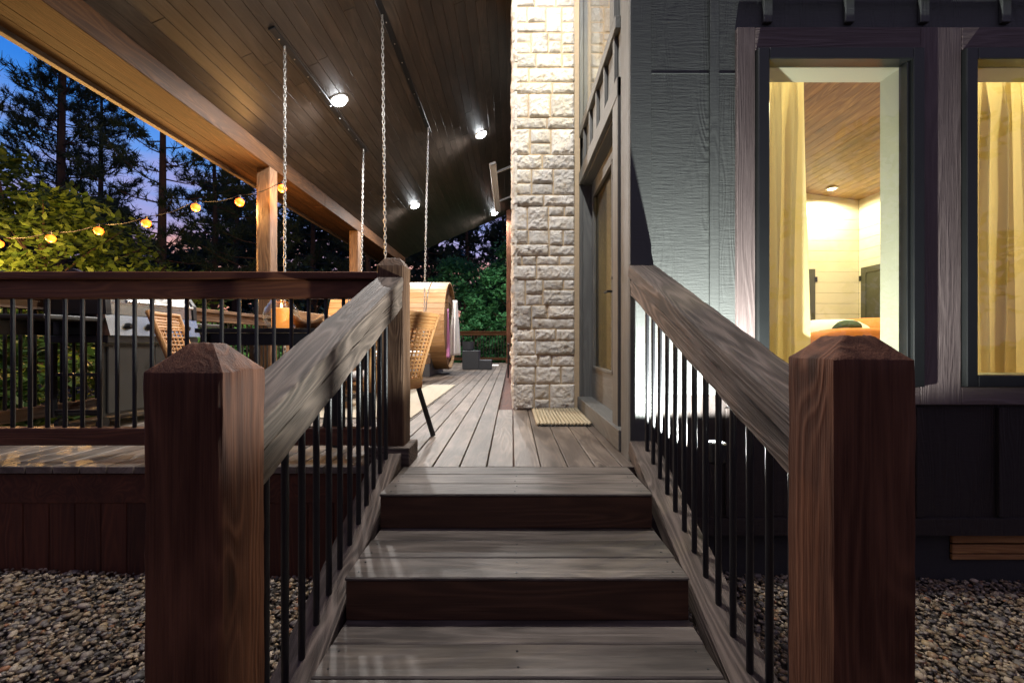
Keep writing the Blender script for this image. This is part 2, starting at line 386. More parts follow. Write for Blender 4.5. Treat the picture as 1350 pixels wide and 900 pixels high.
# ------------------------------------------------------------------ ground and gravel
def ground():
    xs = [-300, -80, -30, -12, -6, -3, 0, 3.5, 8, 30, 80, 300]; ys = [-300, -60, -10, -2, 0, 2, 4, 12, 20, 40, 90, 300]
    V = [(x, y, gz(x) - .02 - (.0 if abs(x) < 10 and y < 16 else .25) + .05 * noise.noise(Vector((x, y, 0)) * .3)) for y in ys for x in xs]
    n = len(xs); Fc = [(j * n + i, j * n + i + 1, (j + 1) * n + i + 1, (j + 1) * n + i) for j in range(len(ys) - 1) for i in range(n - 1)]
    tag(np_obj('ground', V, Fc, M['soil']), kind='structure')
ground()
def pebbles():
    bm = bmesh.new(); bmesh.ops.create_icosphere(bm, subdivisions=1, radius=1); bv = np.array([v.co[:] for v in bm.verts]); bf = np.array([[v.index for v in f.verts] for f in bm.faces]); bm.free()
    pts = []
    def field(x0, x1, y0, y1, dens, rmin, rmax):
        for _ in range(int((x1 - x0) * (y1 - y0) * dens)): pts.append((random.uniform(x0, x1), random.uniform(y0, y1), random.uniform(rmin, rmax)))
    field(-3.6, -.55, 1.0, 2.34, 3600, .005, .0135); field(-3.6, -.55, 1.0, 2.34, 330, .014, .024)
    field(.6, 3.3, 1.0, 2.52, 3600, .005, .013); field(.6, 3.3, 1.0, 2.52, 300, .014, .022)
    field(-4.2, -3.5, .6, 2.6, 900, .012, .022); field(-.8, .9, .1, 1.05, 700, .012, .022); field(-3.5, 3.4, -.8, 1.0, 420, .016, .026)
    P = np.array(pts); n = len(P)
    sc = np.stack([P[:, 2] * rng.uniform(.85, 1.5, n), P[:, 2] * rng.uniform(.7, 1.05, n), P[:, 2] * rng.uniform(.4, .75, n)], 1)
    jit = bv[None] * (1 + rng.uniform(-.2, .2, (n, len(bv), 1)))
    v = jit * sc[:, None, :]
    tl = rng.normal(0, .32, n); c, s = np.cos(tl), np.sin(tl)
    y = v[:, :, 1] * c[:, None] - v[:, :, 2] * s[:, None]; z = v[:, :, 1] * s[:, None] + v[:, :, 2] * c[:, None]
    a = rng.uniform(0, 6.28, n); c, s = np.cos(a), np.sin(a)
    x2 = v[:, :, 0] * c[:, None] - y * s[:, None]; y2 = v[:, :, 0] * s[:, None] + y * c[:, None]
    zg = -.632 - .028 * np.clip(P[:, 0], -3, 3.5) + rng.uniform(-.012, .016, n)
    v = np.stack([x2 + P[:, 0:1], y2 + P[:, 1:2], z + zg[:, None]], 2)
    pal = np.array([(.30, .27, .22), (.20, .20, .21), (.44, .40, .33), (.26, .20, .14), (.14, .145, .16), (.55, .52, .46), (.32, .17, .10), (.36, .34, .32), (.20, .17, .13), (.42, .35, .24)])
    cc = pal[rng.choice(len(pal), n, p=[.17, .17, .12, .12, .13, .06, .03, .09, .06, .05])] * rng.uniform(.65, 1.25, (n, 1)) * np.array([1.18, 1.0, .80])
    Fc = (bf[None] + (np.arange(n) * len(bv))[:, None, None]).reshape(-1, 3)
    tag(np_obj('gravel', v.reshape(-1, 3), Fc, M['pebble'], col=np.repeat(cc, len(bv), 0), smooth=True), 'mixed brown and grey river gravel around the steps', kind='stuff')
pebbles()

# ------------------------------------------------------------------ rough timber
def round_rect(w, d, c=.006, n=6):
    pts = []
    cs = [(w / 2, d / 2), (-w / 2, d / 2), (-w / 2, -d / 2), (w / 2, -d / 2)]
    for i in range(4):
        a = cs[i]; b = cs[(i + 1) % 4]; L = math.hypot(b[0] - a[0], b[1] - a[1]); u = ((b[0] - a[0]) / L, (b[1] - a[1]) / L)
        for k in range(n + 1):
            t = c + (L - 2 * c) * k / n
            pts.append((a[0] + u[0] * t, a[1] + u[1] * t))
    return pts
def timber(mb, p0, p1, side, w, d, seg=40, amp=.0015, c=.005, rv=.5):
    """rough sawn timber from p0 to p1; side = unit vector of width"""
    p0, p1, side = Vector(p0), Vector(p1), Vector(side).normalized(); ax = (p1 - p0).normalized(); up = ax.cross(side).normalized(); L = (p1 - p0).length
    prof = round_rect(w, d, c); rings = []; gr = []
    go = Vector((random.uniform(0, 30), random.uniform(-.03, .03), random.uniform(.0, .03)))
    for i in range(seg + 1):
        t = L * i / seg; r = []; g = []
        for a, b in prof:
            edge = 1 + 1.6 * max(0, (min(abs(a) / (w / 2), abs(b) / (d / 2)) - .85) / .15)
            nz = noise.noise(Vector((t * 9, a * 30, b * 30)) + go) * amp * edge + noise.noise(Vector((t * 45, a * 60, b * 60)) + go) * amp * .5 * edge
            k = 1 + nz / max(w, d) * 2
            r.append(p0 + ax * t + side * (a * k) + up * (b * k)); g.append((t, a, b))
        rings.append(r); gr.append(g)
    mb.loft(rings, gr, True, rv=rv, go=go); return mb
def newel(x0, x1, y0, y1, z0, zs, zt, parent, mat, name='newel_post', pl=.3, amp=.002):
    mb = MB(); w, d = x1 - x0, y1 - y0; cx, cy = (x0 + x1) / 2, (y0 + y1) / 2
    prof = round_rect(w, d, .006, 8); rings = []; gr = []; go = Vector((random.uniform(0, 30), random.uniform(-.02, .02), random.uniform(-.02, .02)))
    zsn = [(z0 + (zs - z0) * i / 40, 1.0) for i in range(41)] + [(zs + .002, .985)] + [(zs + (zt - zs) * q, 1 + (pl - 1) * q) for q in (.25, .5, .75, .95)] + [(zt, pl * .92)]
    for z, k in zsn:
        r = []; g = []
        for a, b in prof:
            nz = noise.noise(Vector((z * 8, a * 25, b * 25)) + go) * amp + noise.noise(Vector((z * 40, a * 70, b * 70)) + go) * amp * .5
            q = k * (1 + nz / w * 2); r.append(Vector((cx + a * q, cy + b * q, z + (nz * 1.5 if k < 1 else 0)))); g.append((z, a * k, b * k))
        rings.append(r); gr.append(g)
    mb.loft(rings, gr, True, rv=.5, go=go)
    return mb.build(name, mat, parent, smooth='auto')

# ------------------------------------------------------------------ steps
st = thing('porch_steps', 'worn brown wooden steps climbing between two railings to the porch deck', 'steps', (0.018, 1.5, -.6))
TX0, TX1 = -.567, .603
noses = [(1.88, 0.0), (1.49, -.149), (1.10, -.298), (.71, -.447)]
for i, (ny, tz) in enumerate(noses):
    back = DECK_F - .004 if i == 0 else noses[i - 1][0] + .03
    mb = MB(); y = ny; bw = .142
    while y < back - .01:
        y1 = min(y + bw, back)
        mb.box(TX0 + random.uniform(-.003, .003), TX1 + random.uniform(-.003, .003), y, y1 - .004, tz - (.013 if y == ny else .04), tz + random.uniform(-.001, .001), 'x', .004)
        y = y1
    t = mb.build('tread', M['tread'], st)
    for xx in (TX0 + .04, .018, TX1 - .04):
        for k in range(4):
            q = (xx + random.uniform(-.006, .006), ny + (.035, .105, .177, .247)[k] + random.uniform(-.004, .004), tz + .0008)
            MB().lathe([(.0038, 0), (.0038, .0012)], q, 8).build('screw', M['black'], t)
    lo = noses[i + 1][1] if i < 3 else gz(0)
    MB().box(TX0 + .003, TX1 - .003, ny + .004, ny + .032, lo + .002, tz - .0135, 'x', .002).build('riser', M['riser'], st)
sp = [(DECK_F, -.66), (DECK_F, -.042)]
for i, (ny, tz) in enumerate(noses): sp += [(ny + .034, tz - .042), (ny + .034, (noses[i + 1][1] if i < 3 else -.60) - .042)]
sp[-1] = (sp[-1][0], -.66)
for xx in (TX0 + .03, TX1 - .03): MB().prism(sp, xx - .018, xx + .018, 'yz').build('stringer', M['riser'], st)

# ------------------------------------------------------------------ stair railings
def stair_rail(name, label, X0, X1, zr, sl, ytop, upper):
    t = thing('stair_railing', label, 'railing', ((X0 + X1) / 2, .95, gz(0)))
    xc = (X0 + X1) / 2; side = (1, 0, 0); a = math.atan(sl); ca = math.cos(a)
    def zt(y): return zr + sl * (y - 1.015)
    y0, y1 = .945, ytop
    capT, subT = .070, .082
    nv = Vector((0, -math.sin(a), math.cos(a)))
    def P(y, off): return Vector((xc, y, zt(y))) - nv * off
    timber(MB(), P(y0, capT / 2), P(y1, capT / 2), side, X1 - X0, capT, 60, .0022).build('handrail', M['stair'], t, 'auto')
    timber(MB(), P(y0, capT + subT / 2 + .001), P(y1, capT + subT / 2 + .001), side, (X1 - X0) * .93, subT, 60, .0022).build('sub_rail', M['stair'], t, 'auto')
    def zb(y): return -.028 + .414 * (y - 2.055)
    nb = .045
    timber(MB(), Vector((xc, .99, zb(.99) - nb)), Vector((xc, ytop, zb(ytop) - nb)), side, X1 - X0, .085, 50, .0018).build('bottom_rail', M['stair'], t, 'auto')
    y = 1.15 if xc < 0 else 1.115
    while y < ytop - .04:
        MB().tube([(xc, y, zb(y) - .01), (xc, y, zt(y) - (capT + subT) / ca + .02)], .0105, 12).build('baluster', M['black'], t, 'auto')
        y += .1
    return t
lr = stair_rail('l', 'left stair railing of weathered brown timber with black round balusters', -.714, -.576, .468, .400, 2.325, True)
newel(-.729, -.574, .867, 1.024, gz(-.6), .585, .645, lr, M['post'])
newel(-.716, -.572, 2.325, 2.475, -.02, 1.055, 1.10, lr, M['newel_top'], pl=.55)
mb = MB().box(-.752, -.535, DECK_F - .01, 2.50, .0, .10, 'x', .005); mb.build('post_base', M['stair'], lr)
rr = stair_rail('r', 'right stair railing running up to the house corner beside the lit window', .640, .782, .495, .4155, WY - .012, False)
newel(.638, .800, .867, 1.020, gz(.7), .611, .660, rr, M['post'], pl=.4)

# ------------------------------------------------------------------ deck
dk = thing('porch_deck', 'long grey brown board porch deck along the house', 'deck', (-1.4, 8, 0))
mb = MB(); x = -3.68
while x < .66:
    x1 = min(x + .142, .662)
    y = DECK_F if x < -.75 else DECK_F
    # boards in several lengths
    ys = [y]; q = y + random.uniform(2.2, 4.4)
    while q < 13.5: ys.append(q); q += random.uniform(3.0, 4.6)
    ys.append(14.45)
    for a_, b_ in zip(ys[:-1], ys[1:]):
        if a_ >= 4.26 and x1 > .01: continue
        if x1 > .01 and b_ > 4.26: b_ = 4.26
        mb.box(x, x1 - .006, a_, b_ - .003, -.038, random.uniform(-.0012, .0), 'y', .003)
    x += .142
mb.build('floor_boards', M['deck'], dk)
MB().box(-3.67, .66, DECK_F + .02, 14.4, -.20, -.045, 'y').build('joist_frame', M['skirt'], dk)
mb = MB(); x = -3.68
while x < -.75:
    mb.box(x, x + .134, DECK_F + .025, DECK_F + .05, gz(x) - .03, -.042, 'z', .003); x += .137
mb.box(-.75, -.56, DECK_F + .03, DECK_F + .055, -.66, -.042, 'z', .003)
mb.build('skirting', M['skirt'], dk)
mb = MB(); y = DECK_F
while y < 14.4:
    mb.box(-3.675, -3.65, y, y + .134, gz(-3) - .03, -.042, 'z', .003); y += .137
mb.build('skirting', M['skirt'], dk)

# ------------------------------------------------------------------ guards
def guard(label, p0, p1, top=1.03, posts=(), mcap='guard', balus=True, group=None):
    p0, p1 = Vector(p0), Vector(p1); d = (p1 - p0); L = d.length; u = d.normalized(); nrm = Vector((-u.y, u.x, 0)); Z = Vector((0, 0, 1))
    t = thing('deck_guard', label, 'railing', tuple((p0 + p1) / 2), group)
    def bm_(off, w, hgt, name):
        return MB().beam((p0 + p1) / 2 + Z * off, u, nrm, Z, L, w, hgt, .005).build(name, M[mcap], t)
    bm_(top - .02, .14, .04, 'cap_rail'); bm_(top - .04 - .051, .075, .10, 'top_rail'); bm_(.131, .075, .092, 'bottom_rail')
    k = .06
    while k < L - .03:
        q = p0 + u * k
        if all((Vector((a, b, 0)) - Vector((q.x, q.y, 0))).length > .11 for a, b in posts):
            MB().tube([q + Z * .17, q + Z * (top - .135)], .0105, 8).build('baluster', M['black'], t, 'auto')
        k += .0965
    for a, b in posts:
        MB().box(a - .045, a + .045, b - .045, b + .045, .002, top - .042, 'z', .004).build('post', M[mcap], t)
    return t
guard('reddish front deck guard left of the steps, with flat cap rail and black balusters', (-3.60, 2.44, 0), (-.72, 2.44, 0), posts=[(-3.55, 2.44)])
guard('cedar guard along the outer side of the porch between roof posts', (GX, 2.52, 0), (GX, 6.40, 0), top=1.03, mcap='post_cedar')
guard('cedar guard along the outer side of the porch beyond the first roof post', (GX, 6.61, 0), (GX, 10.05, 0), top=1.03, mcap='post_cedar')
guard('distant brown guard closing the far end of the deck past the sauna', (-3.5, 14.32, 0), (1.5, 14.32, 0), posts=[(.9, 14.32)], mcap='beam')
guard('cedar guard on the outer side of the porch beside the barrel sauna', (GX, 10.27, 0), (GX, 14.2, 0), top=1.03, mcap='post_cedar')

# ------------------------------------------------------------------ porch roof
rf = thing('porch_roof', 'sloping dark wood porch ceiling with cedar edge beam over the deck', 'roof', (-1.8, 8, 4))
RY0, RY1, RX0, RX1 = 1.55, 14.6, GX - .02, .70
sl = Vector((1, 0, CES)).normalized(); up = Vector((-CES, 0, 1)).normalized(); YV = Vector((0, 1, 0))
mb = MB(); s_len = (RX1 - RX0) / sl.x; k = 0.0
while k < s_len:
    w = min(.135, s_len - k)
    x = RX0 + (k + w / 2) * sl.x; yb = [RY0]; q = RY0 + random.uniform(1.5, 4)
    while q < RY1 - 1: yb.append(q); q += random.uniform(3.2, 4.9)
    yb.append(RY1)
    for a_, b_ in zip(yb[:-1], yb[1:]):
        mb.beam(Vector((x, (a_ + b_) / 2, ceil_z(x))) + up * .01, YV, sl, up, b_ - a_ - .002, w - .0015, .02, .0035)
    k += .135
mb.build('ceiling_boards', M['ceiling'], rf)
RXO = -4.19; xm = (RXO + RX1) / 2; s_all = (RX1 - RXO) / sl.x
MB().beam(Vector((xm, (RY0 + RY1) / 2, ceil_z(xm))) + up * .14, YV, sl, up, RY1 - RY0 + .1, s_all, .18, .01).build('roof_deck', M['fascia'], rf)
zb0 = 3.215
MB().box(GX - .20, GX + .0, RY0 + .02, 8.3, zb0, zb0 + .25, 'y', .006).box(GX - .20, GX + .0, 8.304, RY1 - .05, zb0, zb0 + .25, 'y', .006).build('edge_beam', M['beam'], rf)
mb = MB()
for k in range(3): mb.box(GX - .203 - .145 * (k + 1), GX - .205 - .145 * k, RY0 + .02, RY1 - .05, zb0 + .012, zb0 + .03, 'y', .003)
mb.build('soffit', M['soffit'], rf)
MB().box(RXO - .045, GX - .64, RY0 - .04, RY1 + .04, zb0 - .03, zb0 + .25, 'y', .004).build('fascia', M['fascia'], rf)
for (xa, y0, y1) in ((-2.49, 4.55, 7.5), (-1.45, 4.55, 7.75)):
    c = Vector((xa, (y0 + y1) / 2, ceil_z(xa) - .012))
    sb = MB().beam(c, YV, sl, up, y1 - y0, .07, .022, .003).build('mounting_strip', M['blackmetal'], rf)
    b2 = MB()
    for k in range(9): b2.lathe([(.007, 0), (.007, .008)], (xa - .0 + .004, y0 + .15 + k * (y1 - y0 - .3) / 8, ceil_z(xa) - .034), 8)
    b2.build('bolt_heads', M['galv'], sb)

def porch_post(y, label, x=GX, w=.2, m='post_cedar'):
    t = thing('porch_post', label, 'post', (x - w / 2, y, 0), 'roof posts along the porch edge')
    timber(MB(), (x - w / 2, y + w / 2, 0.002), (x - w / 2, y + w / 2, zb0 - .002), (1, 0, 0), w, w, 30, .002).build('shaft', M[m], t, 'auto')
    MB().box(x - w - .02, x + .02, y - .02, y + w + .02, .001, .14, 'x', .006).build('base_trim', M[m], t)
porch_post(6.42, 'square cedar roof post with a string light bulb on it, nearest of the porch')
porch_post(10.08, 'square cedar roof post seen beyond the second chain, farther down the porch')
porch_post(2.32, 'square cedar roof post at the front left corner of the deck', GX - .01)
t = thing('porch_post', 'slim brown post at the far end of the porch beside the stone chimney', 'post', (-.09, 14.1, 0), 'roof posts along the porch edge')
timber(MB(), (-.10, 14.2, .002), (-.10, 14.2, ceil_z(-.1) - .02), (1, 0, 0), .15, .15, 20, .002).build('shaft', M['post'], t, 'auto')
MB().box(-.2, .0, 14.1, 14.3, .001, .12, 'x', .005).build('base_trim', M['post'], t)

# ------------------------------------------------------------------ stone chimney
ch = thing('stone_chimney', 'tall pale rough limestone chimney column beside the porch door', 'chimney', (.33, 4.9, 0))
CHX0, CHX1, CHY0, CHY1, CHZ = 0.0, .612, 4.25, 6.05, 5.15
MB().box(CHX0 + .021, CHX1 + .05, CHY0 + .021, CHY1 - .035, 0, CHZ, 'z', .004).build('mortar_core', M['mortar'], ch)
def stone_face(mb, org, u, nrm, W, H, res=.0105):
    """random ashlar of rough faced blocks; org bottom corner, u along the face"""
    z = 0.0; Zv = Vector((0, 0, 1))
    def block(a0, a1, z0, z1):
        g = .0022; a0 += g; a1 -= g; z0 += g; z1 -= g
        nx = max(5, int((a1 - a0) / res)); nz = max(4, int((z1 - z0) / res)); off = Vector((random.uniform(0, 90), 0, 0)); dep = random.uniform(.026, .052)
        tx, tz = random.uniform(-.25, .25), random.uniform(-.3, .3)
        vs = []; fs = []
        for j in range(nz + 1):
            for i in range(nx + 1):
                fx, fz = i / nx, j / nz; e = min(fx, 1 - fx) * (a1 - a0); ez = min(fz, 1 - fz) * (z1 - z0); ed = min(e, ez)
                dome = 1 - math.exp(-ed / .010)
                q = Vector((a0 + (a1 - a0) * fx, 0, z0 + (z1 - z0) * fz))
                nn = noise.noise(q * 15 + off) * .5 + noise.noise(q * 34 + off) * .42 + noise.noise(q * 80 + off) * .3 + abs(noise.noise(q * 22 - off)) * -.5
                ridge = 1 - abs(noise.noise(q * 13 - off)) * 2
                h = dep * dome * (.62 + .34 * nn + .16 * ridge + tx * (fx - .5) + tz * (fz - .5)) + .003
                jx = noise.noise(q * 30 + off * 2) * .005 if (i in (0, nx) or j in (0, nz)) else 0
                vs.append(org + u * (q.x + jx) + Zv * (q.z + jx) + nrm * h)
        w = nx + 1
        for j in range(nz):
            for i in range(nx): fs.append((j * w + i, j * w + i + 1, (j + 1) * w + i + 1, (j + 1) * w + i))
        # rim back to the core
        rim = [i for i in range(w)] + [j * w + nx for j in range(1, nz + 1)] + [nz * w + i for i in range(nx - 1, -1, -1)] + [j * w for j in range(nz - 1, 0, -1)]
        b = len(vs); vs += [vs[i] - nrm * ((vs[i] - org).dot(nrm) + .02) for i in rim]
        for k in range(len(rim)): fs.append((rim[k], rim[(k + 1) % len(rim)], b + (k + 1) % len(rim), b + k))
        mb.add(vs, fs)
    flip = 0
    while z < H:
        rh = min(random.choice((.11, .14, .17, .20, .23, .25)), H - z + .01)
        a = 0.0; flip += 1
        while a < W - .01:
            w = random.uniform(.20, .40) if (flip + int(a * 7)) % 2 else random.uniform(.13, .26)
            if W - a - w < .09: w = W - a
            if rh > .18 and random.random() < .65:
                if w > .26 and random.random() < .5:
                    v = w * random.uniform(.4, .6); s_ = rh * random.uniform(.4, .6)
                    block(a, a + v, z, z + rh); block(a + v, a + w, z, z + s_); block(a + v, a + w, z + s_, z + rh)
                else:
                    s_ = rh * random.uniform(.38, .62); block(a, a + w, z, z + s_)
                    if w > .22: v = w * random.uniform(.35, .65); block(a, a + v, z + s_, z + rh); block(a + v, a + w, z + s_, z + rh)
                    else: block(a, a + w, z + s_, z + rh)
            else: block(a, a + w, z, z + rh)
            a += w
        z += rh
mb = MB()
stone_face(mb, Vector((CHX0, CHY0 + .03, 0)), Vector((1, 0, 0)), Vector((0, -1, 0)), CHX1 - CHX0, CHZ)
stone_face(mb, Vector((CHX0 + .03, CHY1, 0)), Vector((0, -1, 0)), Vector((-1, 0, 0)), CHY1 - CHY0, CHZ, .018)
mb.build('stone_facing', M['stone'], ch)

# ------------------------------------------------------------------ cabin
cb = thing('cabin', 'dark board and batten cabin with lit windows right of the porch', 'house', (4, 5, 0))
HX1, HY1 = 7.2, 9.0
def wall_holes(mb, a0, a1, z0, z1, holes, d0, d1, plane):
    """wall slab in axis a / z with rectangular holes, thickness d0..d1"""
    As = sorted({a0, a1, *[h[0] for h in holes], *[h[1] for h in holes]}); Zs = sorted({z0, z1, *[h[2] for h in holes], *[h[3] for h in holes]})
    for i in range(len(As) - 1):
        for j in range(len(Zs) - 1):
            ca, cz = (As[i] + As[i + 1]) / 2, (Zs[j] + Zs[j + 1]) / 2
            if any(h[0] < ca < h[1] and h[2] < cz < h[3] for h in holes): continue
            mb.prism([(As[i], Zs[j]), (As[i + 1], Zs[j]), (As[i + 1], Zs[j + 1]), (As[i], Zs[j + 1])], d0, d1, plane, .5)
W1 = (1.3735, 2.170, .459, 2.183); ww = W1[1] - W1[0]
W2 = (2.493, 2.493 + ww, .459, 2.183)
WT = .15
WB = wz(520)                       # wall splits here: upper siding over lower siding
WALL_TOP = 5.1
mb = MB(); wall_holes(mb, WX + .004, HX1, WB, WALL_TOP, [W1, W2], WY, WY + WT, 'xz'); mb.build('front_wall', M['siding'], cb)
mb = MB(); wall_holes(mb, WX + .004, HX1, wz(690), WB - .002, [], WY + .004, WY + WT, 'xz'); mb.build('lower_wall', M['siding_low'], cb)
mb = MB(); wall_holes(mb, WX + .004, HX1, gz(2) - .2, wz(694), [(wx(1268), wx(1268) + .9, wz(745), wz(709))], WY + .07, WY + WT, 'xz'); mb.build('foundation', M['concrete'], cb)
MB().box(WX + .1, HX1, WY - .012, WY + .06, wz(705), wz(682), 'x', .003).build('base_trim', M['siding_low'], cb)
mb = MB()
for z0_, z1_ in ((wz(744), wz(737)), (wz(735.5), wz(724)), (wz(721.5), wz(710))): mb.box(wx(1268) + .002, wx(1268) + .898, WY + .052, WY + .072, z0_, z1_, 'x', .004)
mb.build('vent_slats', M['slat'], cb)
# battens and joints
def batten(x, hw, z0, z1, m='batten', y0=WY - .022, y1=WY - .001): MB().box(x - hw, x + hw, y0, y1, z0, z1, 'z', .003).build('batten', M[m], cb)
batten(wx(940), .025, WB, WALL_TOP)
for px in (1010, 1117, 1215, 1322): batten(wx(px), .025, wz(33), WALL_TOP)
for k in range(8):
    X = wx(1322) + .43 * (k + 1); batten(X, .025, wz(33) if X < W2[1] + .1 else WB, WALL_TOP)
for px in (1210, 1318, 960): batten(wx(px), .021, wz(680), wz(537), 'siding_low', WY - .018, WY + .002)
for k in range(8): batten(wx(1318) + .45 * (k + 1), .02, wz(680), wz(537), 'siding_low', WY - .018, WY + .002)
MB().box(wx(858), wx(969), WY - .0035, WY - .0005, wz(98.2), wz(96.6), 'x', .001).box(wx(969), HX1, WY - .045, WY - .024, wz(3.5), wz(.5), 'x', .001).build('flashing', M['batten'], cb)
MB().box(WX - .022, wx(857), WY - .026, WY - .001, -.10, WALL_TOP, 'z', .003).build('corner_board', M['batten'], cb)
# window trims
def window(W, first):
    x0, x1, z0, z1 = W; fw = .05
    wt_ = MB(); tw = .0996; th = .128
    X0, X1, Z0, Z1 = x0 - fw, x1 + fw, z0 - fw, z1 + fw
    y0, y1 = WY - .030, WY - .001
    if first: wt_.box(X0 - tw, X0, y0, y1, Z0 - .10, Z1 + th, 'z', .004)
    MB.box(wt_, X0 + .0, X1, y0, y1, Z1 + .002, Z1 + th, 'x', .004); wt_.box(X0, X1, y0 , y1, Z0 - .10, Z0 - .002, 'x', .004)
    gap = (W2[0] - fw) - (W1[1] + fw)
    if first: wt_.box(X1, X1 + gap, y0, y1, Z0 - .10, Z1 + th, 'z', .004)
    else: wt_.box(X1, X1 + tw, y0, y1, Z0 - .10, Z1 + th, 'z', .004)
    wt_.build('window_trim', M['trim'], cb)
    f = MB(); yf0, yf1 = WY - .058, WY + .02
    f.box(X0 + .001, x0 + .012, yf0, yf1, Z0, Z1, 'z', .004); f.box(x1 - .012, X1 - .001, yf0, yf1, Z0, Z1, 'z', .004)
    f.box(x0 + .0125, x1 - .0125, yf0, yf1, z1 - .012, Z1, 'x', .004); f.box(x0 + .0125, x1 - .0125, yf0, yf1, Z0, z0 + .012, 'x', .004)
    f.box(x0 + .013, x0 + .016, yf0 + .02, yf1 - .004, z0 + .012, z1 - .012, 'z', .002); f.box(x1 - .030, x1 - .013, yf0 + .02, yf1 - .004, z0 + .012, z1 - .012, 'z', .002)
    fo = f.build('window_frame', M['frame'], cb)
    MB().box(x0 + .02, x1 - .02, WY - .018, WY - .012, z0 + .01, z1 - .01, 'z', .0005).build('pane', M['glass'], fo)
    r = MB(); yr0, yr1 = WY + .022, WY + WT + .01
    r.box(x0 + .001, x0 + .012, yr0, yr1, z0 + .001, z1 - .001, 'z', .001); r.box(x1 - .012, x1 - .001, yr0, yr1, z0 + .001, z1 - .001, 'z', .001)
    r.box(x0 + .0125, x1 - .0125, yr0, yr1, z1 - .012, z1 - .001, 'x', .001); r.box(x0 + .0125, x1 - .0125, yr0, yr1, z0 + .001, z0 + .012, 'x', .001)
    r.build('window_reveal', M['reveal'], cb)
window(W1, True); window(W2, False)

# side wall with door and tall window above it
DY0, DY1, DZ0, DZ1 = 2.86, 4.24, .125, 2.17
G0, G1, GZ0, GZ1 = 2.92, 4.20, 2.70, 4.6
mb = MB(); wall_holes(mb, WY + WT + .002, 4.30, -.3, WALL_TOP + .05, [(DY0, DY1, DZ0, DZ1), (G0, G1, GZ0, GZ1)], WX + .02, WX + .17, 'yz'); mb.build('side_wall', M['doortrim'], cb)
mb = MB(); wall_holes(mb, 4.302, HY1, -.3, WALL_TOP + .05, [], WX + .02, WX + .17, 'yz'); mb.build('side_wall', M['siding'], cb)
mb = MB()   # casing proud of the wall
xf0, xf1 = WX - .012, WX + .0185
mb.box(xf0 - .010, xf1, WY + .001, 2.60, -.1, WALL_TOP, 'z', .003)           # corner board on the side
mb.box(xf0, xf1, 2.72, DY0, DZ0, DZ1 + .12, 'z', .003)
mb.box(xf0, xf1, DY1, DY1 + .05, .002, DZ1 + .12, 'z', .003)
mb.box(xf0 - .004, xf1, 2.72, DY1 + .05, DZ1 + .0, DZ1 + .122, 'y', .003)
mb.build('door_casing', M['doortrim'], cb)
for yy in (2.86, 3.16, 3.46, 3.76, 4.06): MB().box(xf0 + .006, xf1, yy - .022, yy + .022, DZ1 + .124, GZ0 - .082, 'z', .003).build('batten', M['doortrim'], cb)
MB().box(WX - .035, xf1 + .11, 2.60, 4.24, .002, DZ0 + .005, 'y', .004).build('door_sill', M['doortrim'], cb)
gw = MB(); gw.box(xf0 - .006, xf1, 2.76, G1 + .05, GZ0 - .08, GZ0, 'y', .003); gw.box(xf0 - .006, xf1, 2.80, G0, GZ0, GZ1, 'z', .003); gw.box(xf0 - .006, xf1, G1, G1 + .05, GZ0, GZ1, 'z', .003)
gwo = gw.build('tall_window_frame', M['doortrim'], cb)
MB().box(WX + .02, WX + .026, G0, G1, GZ0, GZ1, 'z', .0005).build('pane', M['glass'], gwo)
# recess lining
mb = MB(); mb.box(WX + .0195, WX + .17, DY1 - .012, DY1 - .0005, DZ0, DZ1, 'z', .001); mb.box(WX + .0195, WX + .17, DY0 + .0005, DY0 + .012, DZ0, DZ1, 'z', .001); mb.box(WX + .0195, WX + .17, DY0, DY1, DZ1 - .012, DZ1 - .0005, 'y', .001)
mb.build('door_jamb', M['doortrim'], cb)
dX0, dX1 = WX + .10, WX + .145
d = MB(); y0, y1 = 3.22, DY1 - .013; z0, z1 = DZ0 + .002, DZ1 - .014
d.box(dX0, dX1, y0, y0 + .12, z0, z1, 'z', .004); d.box(dX0, dX1, y1 - .12, y1, z0, z1, 'z', .004)
d.box(dX0, dX1, y0 + .12, y1 - .12, z0, z0 + .30, 'y', .004); d.box(dX0, dX1, y0 + .12, y1 - .12, z1 - .14, z1, 'y', .004)
d.box(dX0 - .010, dX0 + .01, y0 + .10, y0 + .125, z0 + .28, z1 - .12, 'z', .003); d.box(dX0 - .010, dX0 + .01, y1 - .125, y1 - .10, z0 + .28, z1 - .12, 'z', .003)
d.box(dX0 - .010, dX0 + .01, y0 + .10, y1 - .10, z0 + .28, z0 + .305, 'y', .003); d.box(dX0 - .010, dX0 + .01, y0 + .10, y1 - .10, z1 - .145, z1 - .12, 'y', .003)
do = d.build('front_door', M['doortrim'], cb)
MB().box(dX0 + .018, dX0 + .024, y0 + .12, y1 - .12, z0 + .30, z1 - .14, 'z', .0005).build('door_glass', glass_mat('frosted door glass', (.42, .38, .28), 1.2, .06), do)
h = MB(); h.box(dX0 - .012, dX0, y0 + .04, y0 + .085, 1.0, 1.16, 'z', .004); h.tube([(dX0 - .01, y0 + .062, 1.03), (dX0 - .05, y0 + .062, 1.03), (dX0 - .052, y0 + .16, 1.03)], .009, 8); h.lathe([(.012, -.012), (.012, .012)], (dX0 - .012, y0 + .062, 1.13), 10, axis='x')
h.build('handle', M['black'], do, 'auto')
sd = MB(); sd.box(dX0, dX1, DY0 + .013, y0 - .004, z0, z1, 'z', .004)
sd.build('door_side_panel', M['doortrim'], cb)

